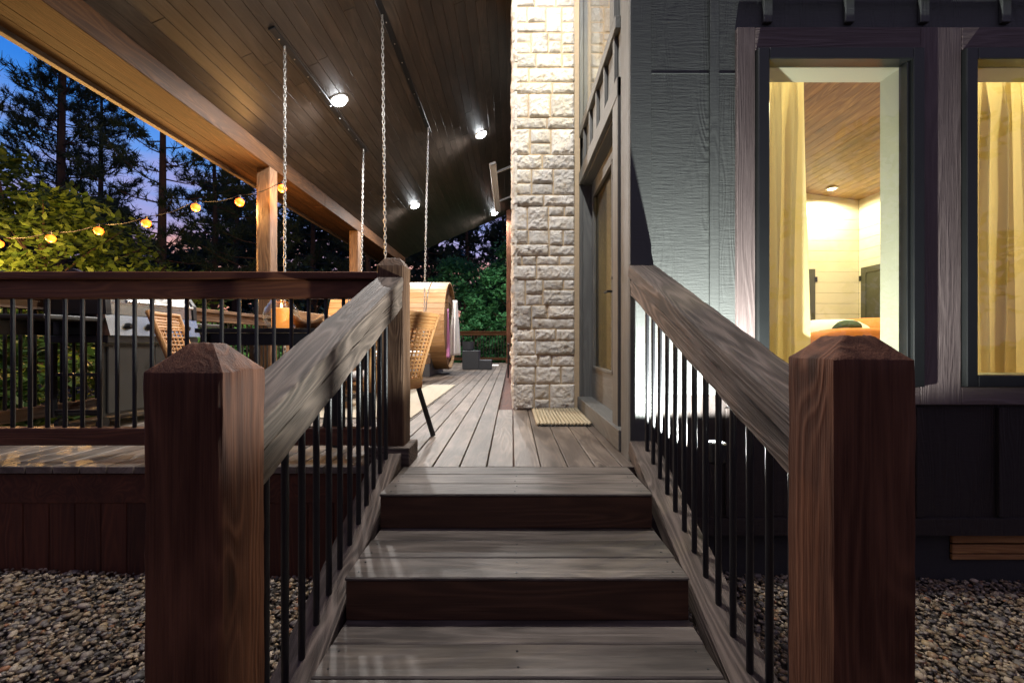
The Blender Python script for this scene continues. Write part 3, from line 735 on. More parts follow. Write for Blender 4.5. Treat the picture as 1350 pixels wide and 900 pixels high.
# cabin roof, other walls and the lit room inside
mb = MB(); mb.prism([(WX + .02, WALL_TOP + .06), (3.9, ceil_z(3.9) - .02), (HX1, WALL_TOP + .06)], WY + .01, WY + WT, 'xz'); mb.build('gable_wall', M['siding'], cb)
mb = MB(); mb.prism([(.72, ceil_z(.72) + .03), (3.9, ceil_z(3.9) + .03), (HX1 + .5, ceil_z(3.9) - .427 * (HX1 - 3.4) + .03), (HX1 + .5, ceil_z(3.9) - .427 * (HX1 - 3.4) + .2), (3.9, ceil_z(3.9) + .22), (.72, ceil_z(.72) + .22)], 1.6, HY1 + .6, 'xz'); mb.build('main_roof', M['fascia'], cb)
mb = MB(); mb.box(HX1 - .15, HX1, WY + WT, HY1, -.7, WALL_TOP + .2, 'y', .002); mb.box(WX + .17, HX1 - .151, HY1 - .15, HY1, -.7, WALL_TOP + .2, 'x', .002); mb.build('back_wall', M['siding'], cb)
RBY, RBX = 8.4, 6.62                # room back wall and right wall
def rz(x): return 3.36 + .134 * (RBX - x)
mb = MB(); z = 0
while z < 4.4:                      # shiplap
    mb.box(WX + .172, RBX, RBY, RBY + .02, z, z + .196, 'x', .002); z += .2
z = 0
while z < 3.6:
    mb.box(RBX, RBX + .02, WY + WT + .02, RBY - .002, z, z + .196, 'y', .002); z += .2
mb.build('shiplap_walls', M['cream'], cb)
mb = MB(); wall_holes(mb, WX + .172, RBX, .0, 4.3, [W1, W2], WY + WT + .001, WY + WT + .012, 'xz'); mb.build('interior_front_lining', M['cream'], cb)
mb = MB(); x = WX + .18; rs = Vector((1, 0, -.134)).normalized(); ru = Vector((.134, 0, 1)).normalized()
while x < RBX + .1:
    mb.beam(Vector((x + .07, (WY + WT + RBY) / 2, rz(x + .07))) + ru * .012, YV, rs, ru, RBY - WY - WT, .139, .02, .003); x += .14
mb.build('room_ceiling', M['interior_ceiling'], cb)
MB().box(WX + .17, HX1, WY + WT, HY1, -.05, .012, 'y', .002).build('room_floor', M['warmwood'], cb)
def room_door(a0, a1, z1, on_back):
    m = MB()
    def bx(p0, p1, q0, q1, t0, t1):
        if on_back: m.box(p0, p1, RBY - t1, RBY - t0, q0, q1, 'z', .003)
        else: m.box(RBX - t1, RBX - t0, p0, p1, q0, q1, 'z', .003)
    bx(a0, a1, .02, z1, .004, .028)
    s = .11
    bx(a0, a0 + s, .02, z1, .029, .042); bx(a1 - s, a1, .02, z1, .029, .042)
    for za, zb_ in ((.02, .2), (.95, 1.07), (z1 - s, z1)): bx(a0 + s + .001, a1 - s - .001, za, zb_, .029, .041)
    o = m.build('interior_door', M['olive'], cb)
    hh = MB()
    if on_back:
        for zz in (.3, 1.0, z1 - .2): hh.box(a1 - .01, a1 + .03, RBY - .06, RBY - .03, zz - .05, zz + .05, 'z', .003)
    else:
        for zz in (.3, 1.0, z1 - .2): hh.box(RBX - .06, RBX - .03, a1 - .01, a1 + .03, zz - .05, zz + .05, 'z', .003)
    hh.build('hinges', M['black'], o)
room_door(7.60, 8.30, 2.06, False)
xb = (1073 - CX) / F_PX * RBY
room_door(xb - .8, xb, 2.05, True)

# ------------------------------------------------------------------ curtains, sofa
def curtain(label, x0, x1, y, z0, z1, waves, amp, seed):
    rr_ = random.Random(seed); nx, nz = 90, 24; V = []; Fc = []
    ph = [rr_.uniform(0, 6.28) for _ in range(5)]
    for j in range(nz + 1):
        v = j / nz; z = z1 + (z0 - z1) * v
        for i in range(nx + 1):
            u = i / nx; pinch = min(1, .25 + v * 6)
            a = amp * pinch * (math.sin(u * waves * 6.283 + ph[0] + .5 * math.sin(v * 3 + ph[1])) + .35 * math.sin(u * waves * 2.1 * 6.283 + ph[2]) * (1.2 - v * .7) + .25 * math.sin(u * waves * 5 * 6.283) * max(0, 1 - v * 9))
            xx = x0 + (x1 - x0) * u + .012 * math.sin(u * 9 + v * 4 + ph[3])
            V.append((xx, y + a, z))
    w = nx + 1; Fc = [(j * w + i, j * w + i + 1, (j + 1) * w + i + 1, (j + 1) * w + i) for j in range(nz) for i in range(nx)]
    o = np_obj('curtain', V, Fc, M['curtain'], smooth=True)
    tag(o, label, 'curtain', 'curtains inside the front windows'); return o
CYC = WY + WT + .10
curtain('mustard curtain gathered at the left side of the nearer lit window', wx(1008) + .02, (1062 - CX) / F_PX * CYC, CYC, .05, wz(60), 3.4, .040, 1)
curtain('wide mustard curtain drawn across the right hand window at the picture edge', (1278 - CX) / F_PX * CYC, (1332 - CX) / F_PX * CYC, CYC, .05, wz(60), 2.6, .040, 2)
curtain('second mustard curtain panel at the right of the right hand window', (1338 - CX) / F_PX * CYC, (1338 - CX) / F_PX * CYC + .8, CYC + .05, .05, wz(60), 6, .03, 3)
rod = thing('curtain_rod', 'dark curtain rod above the lit windows inside the room', 'curtain rod', (2, CYC, 2.3))
MB().tube([(wx(1000), CYC, wz(60) + .03), (4.2, CYC, wz(60) + .03)], .012, 10).build('rod', M['black'], rod, 'auto')

def cushion(mb, c, sx, sy, sz, p=3.0, nu=24, nv=14, rz_=0.0, tilt=0.0):
    c = Vector(c); rings = []
    def sp(v, e): return math.copysign(abs(v) ** e, v)
    rot = Matrix.Rotation(rz_, 3, 'Z') @ Matrix.Rotation(tilt, 3, 'X')
    for j in range(1, nv):
        ph = -math.pi / 2 + math.pi * j / nv; ring = []
        for i in range(nu):
            th = 2 * math.pi * i / nu
            q = Vector((sx * sp(math.cos(ph), 2 / p) * sp(math.cos(th), 2 / p), sy * sp(math.cos(ph), 2 / p) * sp(math.sin(th), 2 / p), sz * sp(math.sin(ph), 2 / p)))
            q *= 1 + .03 * noise.noise(q * 6 + c)
            ring.append(c + rot @ q)
        rings.append(ring)
    mb.loft(rings); return mb
SY = 4.1
sf = thing('sofa', 'orange upholstered sofa seen through the lit window', 'sofa', ((1130 - CX) / F_PX * SY, SY, .01))
sx0 = (1072 - CX) / F_PX * SY; sx1 = sx0 + 1.9
cushion(MB(), ((sx0 + sx1) / 2, SY, .40), (sx1 - sx0) / 2, .12, .385, 8).build('backrest', M['orange_cloth'], sf, True)
cushion(MB(), ((sx0 + sx1) / 2, SY + .45, .30), (sx1 - sx0) / 2, .45, .14, 6).build('seat', M['orange_cloth'], sf, True)
for k in range(2): cushion(MB(), (sx0 + .48 + .95 * k, SY + .24, .57), .46, .11, .19, 4, tilt=-.15).build('back_cushion', M['orange_cloth'], sf, True)
cushion(MB(), (sx0 + .08, SY + .4, .42), .10, .5, .22, 6).build('armrest', M['orange_cloth'], sf, True)
cushion(MB(), (sx1 - .08, SY + .4, .42), .10, .5, .22, 6).build('armrest', M['orange_cloth'], sf, True)
S2 = 5.3; bx_ = lambda px, Y: (px - CX) / F_PX * Y
bd = thing('armchair', 'rounded orange armchair behind the sofa inside the lit room', 'armchair', (bx_(1150, S2), S2, .01))
cushion(MB(), (bx_(1160, S2), S2, .48), .62, .40, .46, 5).build('body', M['orange_cloth'], bd, True)
cushion(MB(), (bx_(1160, S2), S2 + .1, .80), .50, .3, .09, 3).build('seat_cushion', M['orange_cloth'], bd, True)
o = cushion(MB(), (bx_(1093, 4.7), 4.7, .66), .42, .26, .24, 2.6).build('throw_blanket', M['white_cloth'], None, True); tag(o, 'crumpled white blanket heaped behind the orange sofa back', 'blanket')
o = cushion(MB(), (bx_(1113, 4.5), 4.5, .76), .16, .06, .13, 3.2, rz_=.3, tilt=.7).build('pillow', M['green_cloth'], None, True); tag(o, 'dark green pillow lying on the white blanket indoors', 'pillow')
tb = thing('side_table', 'small wooden side table behind the armchair by the olive door', 'table', (bx_(1157, 6.5), 6.5, .01))
tx = bx_(1157, 6.5)
MB().lathe([(.30, .80), (.31, .81), (.31, .83), (.30, .84)], (tx, 6.5, .0), 28).build('tabletop', M['warmwood'], tb)
for k in range(3): MB().tube([(tx + .22 * math.cos(k * 2.09), 6.5 + .22 * math.sin(k * 2.09), .012), (tx + .16 * math.cos(k * 2.09), 6.5 + .16 * math.sin(k * 2.09), .80)], .018, 8).build('leg', M['warmwood'], tb)
mg = thing('mug', 'white mug standing on the side table indoors', 'mug', (bx_(1160, 6.4), 6.42, .842))
MB().lathe([(.06, 0), (.07, .02), (.07, .17), (.062, .17), (.06, .03)], (bx_(1160, 6.4), 6.42, .842), 20).build('cup', M['ceramic'], mg, 'auto')
MB().tube([(bx_(1160, 6.4) + .07 + .04 * math.sin(a), 6.42, .925 + .05 * math.cos(a)) for a in [math.pi * k / 8 for k in range(9)]], .008, 6).build('handle', M['ceramic'], mg, 'auto')

# ------------------------------------------------------------------ lamps
def light(name, kind, loc, power, color, size=.05, rot=None, spot=None, blend=.3):
    d = bpy.data.lights.new(name, kind); d.energy = power; d.color = color
    if kind == 'AREA': d.shape = 'DISK'; d.size = size
    else: d.shadow_soft_size = size
    if kind == 'SPOT': d.spot_size = spot; d.spot_blend = blend
    o = bpy.data.objects.new(name, d); COL.objects.link(o); o.location = loc
    if rot is not None: o.rotation_euler = rot
    return o
COOL = (1.0, .97, .93); WARM = (1.0, .52, .16); ROOM = (1.0, .89, .50)
M['led'] = emit('downlight lens', (.93, .97, 1.0), 120)
M['led_warm'] = emit('room downlight lens', (1.0, .85, .5), 12)
M['white'] = plain('white lamp trim', (.75, .75, .75), .4)
def downlight(px, py, label, power, pos=None, Y=None):
    if pos is None:
        u = (px - CX) / F_PX; v = (CY - py) / F_PX
        Y = (CE0 - HC) / (v - CES * u); pos = Vector((u * Y, Y, ceil_z(u * Y)))
    pos = Vector(pos)
    t = thing('recessed_light', label, 'ceiling light', tuple(pos), 'round white lights in the porch ceiling')
    tm = MB(); rings = []
    X_, Y_ = sl, YV
    def disc(rs):
        return [[pos + (X_ * math.cos(a) + Y_ * math.sin(a)) * r - up * h for a in [2 * math.pi * k / 28 for k in range(28)]] for r, h in rs]
    tm.loft(disc([(.128, -.001), (.128, .010), (.120, .014), (.102, .014), (.102, .004)])).build('trim_ring', M['white'], t, 'auto')
    MB().loft(disc([(.100, .006), (.098, .024), (.082, .040), (.045, .050), (.004, .053)])).build('lens', M['led'], t, True)
    light('porch_lamp', 'SPOT', pos - Vector((0, 0, .085)), power, COOL, .06, (0, 0, 0), R(168), .35).parent = None
DL = 620
downlight(447, 132, 'bright ceiling light between the chains over the swing, largest in the photo', DL)
downlight(634, 177, 'bright ceiling light nearest the stone chimney, above the chair back', DL)
downlight(547, 271, 'bright ceiling light over the barrel sauna, left of the thin chain', DL)
downlight(652, 281, 'small far ceiling light close to the chimney at the end of the porch', DL)
downlight(0, 0, 'ceiling light over the deck in front of the door', DL * .95, pos=(-.27, 2.42, ceil_z(-.27)))

# wall uplight behind the right balusters
ux, uy, uz = .93, WY - .42, .195
ul = thing('garden_uplight', 'slim black stake light washing the siding behind the right balusters', 'garden light', (ux, uy, gz(ux)))
MB().lathe([(.022, -.10), (.040, -.085), (.043, -.005), (.037, .0), (.034, -.02)], (ux, uy, uz), 20).build('lamp_head', M['black'], ul, 'auto')
MB().tube([(ux, uy, gz(ux) - .05), (ux, uy, uz - .098)], .011, 8).build('stake', M['black'], ul)
light('uplight_lamp', 'SPOT', (ux, uy, uz - .004), 360, (.95, 1.0, .95), .012, (R(180), 0, 0), R(172), .12)

# room lamps
def room_lamp(x, y, label, p):
    z = rz(x) - .012
    t = thing('room_light', label, 'ceiling light', (x, y, z), 'lights in the room ceiling')
    MB().lathe([(.10, .012), (.10, -.004), (.075, -.006), (.075, .004)], (x, y, z), 24).build('trim_ring', M['white'], t, 'auto')
    MB().lathe([(.072, .0), (.06, -.014), (.02, -.018)], (x, y, z), 24).build('lens', M['led_warm'], t, True)
    light('room_lamp', 'SPOT', (x, y, z - .05), p, ROOM, .06, (0, 0, 0), R(165), .3)
# ray through (1097,248) on the room ceiling
u = (1097 - CX) / F_PX; v = (CY - 248) / F_PX; yy = (3.36 + .134 * RBX - HC) / (v + .134 * u)
room_lamp(u * yy, yy, 'glowing ceiling light in the far corner of the lit room', 200)
room_lamp(2.4, 5.2, 'ceiling light above the middle of the lit room', 430)
room_lamp(4.3, 3.9, 'ceiling light inside the room near the front windows', 420)
room_lamp(1.8, 3.4, 'ceiling light inside the room near the door', 120)

# string lights
slt = thing('string_lights', 'warm string of globe bulbs hanging from the porch post into the yard', 'string lights', (GX, 6.5, 2.9))
bul = [(372, 247, 6.35), (316, 265, 6.4), (258, 272, 6.42), (193, 293, 6.45), (130, 303, 6.5), (67, 313, 6.5), (-2, 320, 6.55), (-75, 318, 6.6), (-150, 305, 6.7)]
pts = [at(*b) for b in bul]; M['bulb'] = emit('warm bulb glass', (1.0, .15, .012), 3.0)
wire = []
for a_, b_ in zip(pts[:-1], pts[1:]):
    for k in range(6):
        q = a_.lerp(b_, k / 6); wire.append(q + Vector((0, 0, .085 - .05 * math.sin(math.pi * k / 6))))
wire.append(pts[-1] + Vector((0, 0, .085)))
MB().tube(wire, .005, 6).build('cable', M['black'], slt)
for i, q in enumerate(pts):
    sk = MB().lathe([(.010, .03), (.017, .035), (.017, .085), (.008, .09)], q, 10).build('socket', M['black'], slt, 'auto')
    MB().lathe([(.004, -.072), (.030, -.066), (.052, -.045), (.062, -.012), (.050, .018), (.017, .038)], q, 14).build('bulb', M['bulb'], slt, True)
    light('bulb_lamp', 'POINT', q + Vector((0, -.0, -.10)), (210 if i > 3 else 95) if i else 34, WARM, .03)

# ------------------------------------------------------------------ porch swing and chains
sw = thing('porch_swing', 'wooden swing bed hanging on four chains under the porch ceiling', 'porch swing', (-1.95, 6.1, .2))
def chain(p0, p1, pitch=.046):
    p0, p1 = Vector(p0), Vector(p1); d = p1 - p0; n = max(2, int(d.length / pitch)); u = d.normalized(); a = u.cross(Vector((0, 1, 0))).normalized(); b = u.cross(a); m = MB()
    for i in range(n):
        c = p0 + d * ((i + .5) / n); s_ = a if i % 2 else b; path = []
        for k in range(10):
            th = 2 * math.pi * k / 10; path.append(c + s_ * (.013 * math.cos(th)) + u * (.019 * math.sin(th) + math.copysign(.012, math.sin(th)) * (1 if abs(math.sin(th)) > .1 else 0)))
        m.tube(path, .0048, 5, False, True)
    return m
A_ = {'A': (-2.49, 4.82), 'B': (-2.49, 7.37), 'C': (-1.46, 4.95), 'D': (-1.44, 7.55)}
for k, (x, y) in A_.items():
    yb = y + (.18 if y < 6 else -.15); xb_ = x - (.05 if k == 'D' else 0)
    chain((x, y, ceil_z(x) - .03), (xb_, yb if k != 'A' else y, .46)).build('chain', M['galv'], sw, True)
    MB().tube([(x, y, ceil_z(x) - .02), (x, y, ceil_z(x) - .06)], .012, 8).build('hook', M['galv'], sw)
sy0, sy1 = 4.98, 7.45
mb = MB(); mb.box(-2.55, -1.38, sy0, sy0 + .05, .30, .46, 'x', .005); mb.box(-2.55, -1.38, sy1 - .05, sy1, .30, .46, 'x', .005)
mb.box(-2.55, -2.50, sy0 + .051, sy1 - .051, .30, .46, 'y', .005); mb.box(-1.43, -1.38, sy0 + .051, sy1 - .051, .30, .46, 'y', .005); mb.build('bed_frame', M['warmwood'], sw)
mb = MB()
for k in range(8): mb.box(-2.49, -1.44, sy0 + .1 + k * .3, sy0 + .2 + k * .3, .31, .335, 'x', .003)
mb.build('slats', M['warmwood'], sw)
mb = MB(); mb.box(-2.60, -2.552, sy0 - .1, sy1, .93, 1.03, 'y', .005); mb.box(-2.60, -2.552, sy0, sy1, .62, .72, 'y', .005)
for k in range(5): mb.box(-2.59, -2.555, sy0 + k * .59, sy0 + k * .59 + .07, .30, .929, 'z', .004)
mb.build('back_rest', M['warmwood'], sw)
o = cushion(MB(), (-1.965, (sy0 + sy1) / 2, .43), .52, 1.16, .09, 10).build('mattress', M['white_cloth'], None, True); tag(o, 'white mattress lying on the hanging swing bed', 'mattress')
for k in range(2):
    o = cushion(MB(), (-2.3, 5.6 + 1.1 * k, .68), .12, .30, .20, 3, rz_=0).build('pillow', M['white_cloth'] if k else M['rug'], None, True)
    tag(o, ('white pillow at the far end of the swing bed' if k else 'beige pillow at the near end of the swing bed'), 'pillow')

# ------------------------------------------------------------------ dining set on the porch
def wicker_chair(loc, rotz, label):
    t = thing('wicker_chair', label, 'chair', (0, 0, 0), 'tan wicker chairs at the porch table')
    # chair faces +Y locally
    def ribbon_panel(mb, P, nu, nv, r=.0065, solid_rows=()):
        for j in range(nv + 1): mb.tube([P(i / 12, j / nv) + Vector((0, .004 * (1 if j % 2 else -1), 0)) for i in range(13)], r, 5)
        for i in range(nu + 1): mb.tube([P(i / nu, j / 14) for j in range(15)], r, 5)
    def back(u_, v_):
        w = .20 + .045 * v_; z = .40 + .435 * v_; y = -.20 - .135 * v_ ** 1.1 - .05 * (1 - (2 * u_ - 1) ** 2)
        return Vector(((2 * u_ - 1) * w, y, z))
    m = MB(); ribbon_panel(m, back, 11, 17); b = m.build('backrest', M['wicker'], t, True)
    m = MB(); m.tube([back(0, k / 10) for k in range(11)] + [back(k / 10, 1) for k in range(1, 11)] + [back(1, 1 - k / 10) for k in range(1, 11)], .016, 8); m.build('back_frame', M['wicker'], t, True)
    m = MB()
    for j in range(5): m.tube([back(k / 12, .80 + j * .047) + Vector((0, -.004, 0)) for k in range(13)], .012, 6)
    m.build('top_weave', M['wicker'], t, True)
    def seat(u_, v_): return Vector(((2 * u_ - 1) * (.21 + .04 * v_), -.20 + .46 * v_, .40 - .03 * math.sin(math.pi * v_)))
    m = MB(); ribbon_panel(m, seat, 10, 10); m.tube([seat(0, k / 8) for k in range(9)] + [seat(k / 8, 1) for k in range(1, 9)] + [seat(1, 1 - k / 8) for k in range(1, 9)] + [seat(1 - k / 8, 0) for k in range(1, 8)], .018, 8, False, True); m.build('seat', M['wicker'], t, True)
    m = MB(); m.box(-.22, .22, -.21, -.19, .33, .40, 'x', .004); m.box(-.24, -.22, -.19, .25, .345, .385, 'y', .004); m.box(.22, .24, -.19, .25, .345, .385, 'y', .004); m.build('apron', M['wicker'], t)
    for sx_ in (-1, 1):
        MB().bar((sx_ * .19, -.18, .385), (sx_ * .24, -.30, .004), .028, .028, (0, 1, 0), .004).build('leg', M['black'], t)
        MB().bar((sx_ * .21, .22, .385), (sx_ * .24, .27, .004), .028, .028, (0, 1, 0), .004).build('leg', M['black'], t)
    t.location = loc; t.rotation_euler = (0, 0, rotz)
    return t
# facing -X (toward the table) from the right; facing +X from the left
w0 = wicker_chair((-.925, 3.02, 0), R(52), 'tan wicker chair with black legs right of the porch table, beside the newel post')
w1 = dup(w0, (-1.98, 3.02, 0), R(-70), 'tan wicker chair left of the porch table, in front of the grill')
o = cushion(MB(), (-.94, 2.99, .425), .21, .2, .028, 5).build('seat_cushion_pad', M['white_cloth'], None, True); o.name = 'seat_pad'; tag(o, 'thin white seat pad on the right hand wicker chair', 'cushion')

tb = thing('dining_table', 'dark slatted porch table holding the candle lantern', 'table', (-1.43, 2.98, 0))
m = MB()
for k in range(6): m.box(-1.95, -1.02, 2.70 + k * .098, 2.70 + k * .098 + .092, .708, .735, 'x', .003)
m.build('tabletop', M['black'], tb)
for y in (2.73, 3.22): MB().box(-1.90, -1.07, y, y + .025, .63, .706, 'x', .003).build('apron', M['black'], tb)
for x in (-1.90, -1.09):
    for y in (2.73, 3.23): MB().box(x - .02, x + .02, y - .02, y + .02, .002, .70, 'z', .003).build('leg', M['black'], tb)
m = MB(); m.bar((-1.90, 2.98, .28), (-1.09, 2.98, .28), .03, .03); m.bar((-1.90, 2.75, .28), (-1.90, 3.21, .28), .03, .03); m.bar((-1.09, 2.75, .28), (-1.09, 3.21, .28), .03, .03); m.build('stretcher', M['black'], tb)
lx, ly, lz = (371 - CX) / F_PX * 2.80, 2.80, .7355
ln = thing('hurricane_lantern', 'round clear glass lantern with lit orange candle on the porch table', 'lantern', (lx, ly, lz))
MB().lathe([(.065, .0), (.095, .03), (.108, .075), (.098, .125), (.070, .165), (.052, .20), (.055, .225), (.051, .225), (.048, .20), (.066, .163), (.094, .124), (.104, .075), (.091, .033), (.06, .004)], (lx, ly, lz), 32).build('glass_body', M['clear'], ln, True)
MB().lathe([(.054, .006), (.056, .02), (.056, .125), (.050, .132), (.02, .126)], (lx, ly, lz), 24).build('candle', emit('glowing wax', (1.0, .34, .06), 1.0), ln, 'auto')
MB().lathe([(.003, .13), (.006, .142), (.004, .155), (.001, .165)], (lx, ly, lz), 8).build('flame', emit('flame', (1, .6, .2), 25), ln, True)
MB().tube([(lx + .058 * math.cos(a), ly, lz + .20 + .13 * math.sin(a)) for a in [math.pi * k / 12 for k in range(13)]], .004, 6).build('handle', M['black'], ln)
light('candle_lamp', 'POINT', (lx, ly, lz + .19), 1.2, (1, .5, .15), .02)
bx0, by0 = (405 - CX) / F_PX * 2.88, 2.88
m = MB(); rings = []
for j, (r, hgt) in enumerate(((.03, .0), (.06, .008), (.085, .035), (.095, .075), (.088, .075), (.07, .035), (.04, .014))):
    rings.append([Vector((bx0 + r * (1 + .15 * math.sin(2 * a + 1)) * math.cos(a), by0 + r * math.sin(a) * .8, .7355 + hgt * (1 + .35 * math.sin(a * 2 + .6) * (j > 1)))) for a in [2 * math.pi * k / 24 for k in range(24)]])
m.loft(rings); o = m.build('wooden_bowl', M['warmwood'], None, True); tag(o, 'irregular carved wooden bowl beside the lantern', 'bowl')

st2 = thing('footstool', 'low brown wooden footstool on the porch rug behind the table', 'stool', (-1.85, 4.4, 0))
MB().box(-2.1, -1.55, 4.25, 4.65, .17, .24, 'x', .006).build('seat', M['warmwood'], st2)
for x in (-2.05, -1.60):
    for y in (4.30, 4.60): MB().box(x - .025, x + .025, y - .025, y + .025, .014, .17, 'z', .004).build('leg', M['warmwood'], st2)
rg = MB().box(-3.0, -.86, 3.75, 6.68, .001, .012, 'y', .003).build('rug', M['rug']); tag(rg, 'pale beige rug on the deck under the swing', 'rug')

# ------------------------------------------------------------------ grill
gr = thing('gas_grill', 'stainless gas grill with grey cabinet standing by the outer guard', 'grill', (-3.2, 3.7, 0))
gx0, gx1, gy0, gy1 = -3.42, -2.98, 3.22, 4.15
for x in (gx0 + .03, gx1 - .055):
    for y in (gy0 + .03, gy1 - .03): MB().box(x - .018, x + .018, y - .018, y + .018, .095, .644, 'z', .003).build('leg', M['black'], gr)
for z in (.13, .40):
    MB().box(gx0 + .05, gx1 - .075, gy0 + .02, gy0 + .04, z, z + .022, 'x', .003).build('side_bar', M['black'], gr); MB().box(gx0 + .05, gx1 - .075, gy1 - .04, gy1 - .02, z, z + .022, 'x', .003).build('side_bar', M['black'], gr)
MB().box(gx0 + .012, gx1 - .036, gy0 + .05, gy1 - .05, .105, .125, 'y', .003).build('bottom_shelf', M['grey'], gr)
MB().box(gx1 - .034, gx1 - .031, gy0 + .01, gy1 - .01, .10, .644, 'z', .001).build('front_panel', M['grey'], gr)
for y0_, y1_ in ((gy0 + .04, (gy0 + gy1) / 2 - .005), ((gy0 + gy1) / 2 + .005, gy1 - .04)):
    dd = MB().box(gx1 - .03, gx1 - .012, y0_, y1_, .12, .62, 'z', .005).build('cabinet_door', M['grey'], gr)
    MB().tube([(gx1 + .012, (gy0 + gy1) / 2 + (-.04 if y0_ < 3.6 else .04), .32), (gx1 + .012, (gy0 + gy1) / 2 + (-.04 if y0_ < 3.6 else .04), .5)], .007, 6).build('handle', M['steel'], dd)
MB().box(gx0 - .01, gx1 + .02, gy0, gy1, .645, .70, 'y', .006).build('firebox', M['black'], gr)
cp = MB().prism([(gx1 - .06, .702), (gx1 + .04, .702), (gx1 - .0, .855), (gx1 - .06, .855)], gy0, gy1, 'xz').build('control_panel', M['steel'], gr)
for k in range(4): MB().lathe([(.026, 0), (.026, .014), (.020, .034), (.01, .036)], (gx1 + .020, gy0 + .17 + k * .2, .775), 14, axis='x').build('knob', M['black'], cp, 'auto')
prof = [(gx0, .86), (gx0, 1.0), (gx0 + .06, 1.12), (gx0 + .2, 1.18), (gx1 - .1, 1.12), (gx1 - .01, .98), (gx1 + .0, .86)]
MB().prism(prof, gy0 + .045, gy1 - .045, 'xz').build('lid', M['steel'], gr)
lc = MB(); big = [(gx0 - .01, .858), (gx0 - .01, 1.005), (gx0 + .055, 1.13), (gx0 + .2, 1.192), (gx1 - .095, 1.13), (gx1, .985), (gx1 + .01, .858)]
lc.prism(big, gy0, gy0 + .044, 'xz'); lc.build('lid_end_cap', M['black'], gr); MB().prism(big, gy1 - .044, gy1, 'xz').build('lid_end_cap', M['black'], gr)
MB().tube([(gx1 + .05, gy0 + .12, .96), (gx1 + .05, gy1 - .12, .96)], .013, 8).build('lid_handle', M['steel'], gr, 'auto')
MB().box(gx0, gx1 - .06, gy0 + .02, gy1 - .02, .702, .856, 'y', .004).build('burner_box', M['black'], gr)
for y0_, y1_ in ((gy0 - .42, gy0 - .004), (gy1 + .004, gy1 + .40)):
    MB().box(gx0 + .02, gx1, y0_, y1_, .80, .83, 'x', .006).build('side_shelf', M['grey'], gr)
    MB().box(gx0 + .04, gx0 + .07, y0_, y1_, .70, .799, 'y', .004).build('shelf_bracket', M['black'], gr)
for x in (gx0 + .05, gx1 - .08):
    for y in (gy0 + .07, gy1 - .07):
        wv = MB().lathe([(.012, -.014), (.042, -.014), (.045, -.008), (.045, .008), (.042, .014), (.012, .014)], (x, y, .046), 18, axis='x').build('wheel', M['black'], gr, 'auto')

# ------------------------------------------------------------------ barrel sauna
bs = thing('barrel_sauna', 'pale cedar barrel sauna standing at the far part of the deck', 'sauna', (-2.35, 9.2, 0))
bc = Vector((-1.28, 9.2, 1.0)); br = .9; m = MB(); ns = 46
for k in range(ns):
    a = 2 * math.pi * k / ns; n_ = Vector((0, math.cos(a), math.sin(a))); tt = Vector((0, -math.sin(a), math.cos(a)))
    m.beam(bc + Vector((-1.1, 0, 0)) + n_ * (br - .02), Vector((1, 0, 0)), tt, n_, 2.2, 2 * math.pi * br / ns - .003, .04, .005)
m.build('staves', M['barrel'], bs)
m = MB()
for xo in (-.08, -2.12):
    for k in range(12):
        y = -.83 + k * .151; hh = math.sqrt(max(.01, (br - .045) ** 2 - max(abs(y - .07), abs(y + .07)) ** 2)); m.box(bc.x + xo - .035, bc.x + xo, bc.y + y - .072, bc.y + y + .072, bc.z - hh, bc.z + hh, 'z', .003)
m.build('end_walls', M['barrel'], bs)
for xo in (-.35, -1.85):
    MB().tube([bc + Vector((xo, (br + .006) * math.cos(2 * math.pi * k / 40), (br + .006) * math.sin(2 * math.pi * k / 40))) for k in range(40)], .008, 6, False, True).build('steel_band', M['steel'], bs)
    MB().prism([(bc.y - .82, .004), (bc.y + .82, .004), (bc.y + .82, .30), (bc.y + .62, .345), (bc.y + .3, .135), (bc.y, .088), (bc.y - .3, .135), (bc.y - .62, .345), (bc.y - .82, .30)], bc.x + xo - .06, bc.x + xo + .06, 'yz').build('cradle', M['greystep'], bs)
dr = MB().box(bc.x - .082, bc.x - .05, bc.y - .05, bc.y + .55, .32, 1.65, 'z', .006).build('door', M['warmwood'], bs)
MB().box(bc.x - .052, bc.x - .045, bc.y + .06, bc.y + .44, .55, 1.5, 'z', .002).build('pane', M['clear'], dr)
pg = MB()
for y in (-.62, -.45): pg.tube([(bc.x - .08, bc.y + y, 1.45), (bc.x + .02, bc.y + y, 1.46)], .015, 8)
pg.build('towel_pegs', M['warmwood'], bs)
def robe(label, y, z0, z1, w, mat, seed, x):
    rr_ = random.Random(seed); rings = []
    for j in range(22):
        v = j / 21; z = z1 + (z0 - z1) * v; ww_ = w * (.35 + .65 * min(1, v * 2.2)); ring = []
        for k in range(28):
            a = 2 * math.pi * k / 28; f = 1 + .22 * math.sin(a * 5 + seed + v * 1.5) * min(1, v * 2)
            ring.append(Vector((x + (.095 if w > .1 else .03) * (.5 + .6 * v) * math.cos(a) * f, y + ww_ * math.sin(a) * f + .015 * math.sin(v * 5 + seed), z)))
        rings.append(ring)
    o = MB().loft(rings).build('bathrobe', mat, None, True); tag(o, label, 'bathrobe'); return o
robe('white bathrobe hanging on the open end of the barrel sauna', 8.86, .40, 1.50, .20, M['white_cloth'], 1, bc.x + .13)
robe('pale pink edged towel robe hanging nearer on the sauna end', 8.50, .36, 1.30, .06, M['pink_cloth'], 4, bc.x + .045)
ss = thing('sauna_steps', 'two dark grey steps in front of the sauna end', 'steps', (-.95, 10.4, 0))
MB().box(-1.20, -.80, 10.6, 11.1, .003, .46, 'y', .008).build('upper_step', M['greystep'], ss)
MB().box(-.799, -.50, 10.6, 11.1, .003, .23, 'y', .008).build('lower_step', M['greystep'], ss)
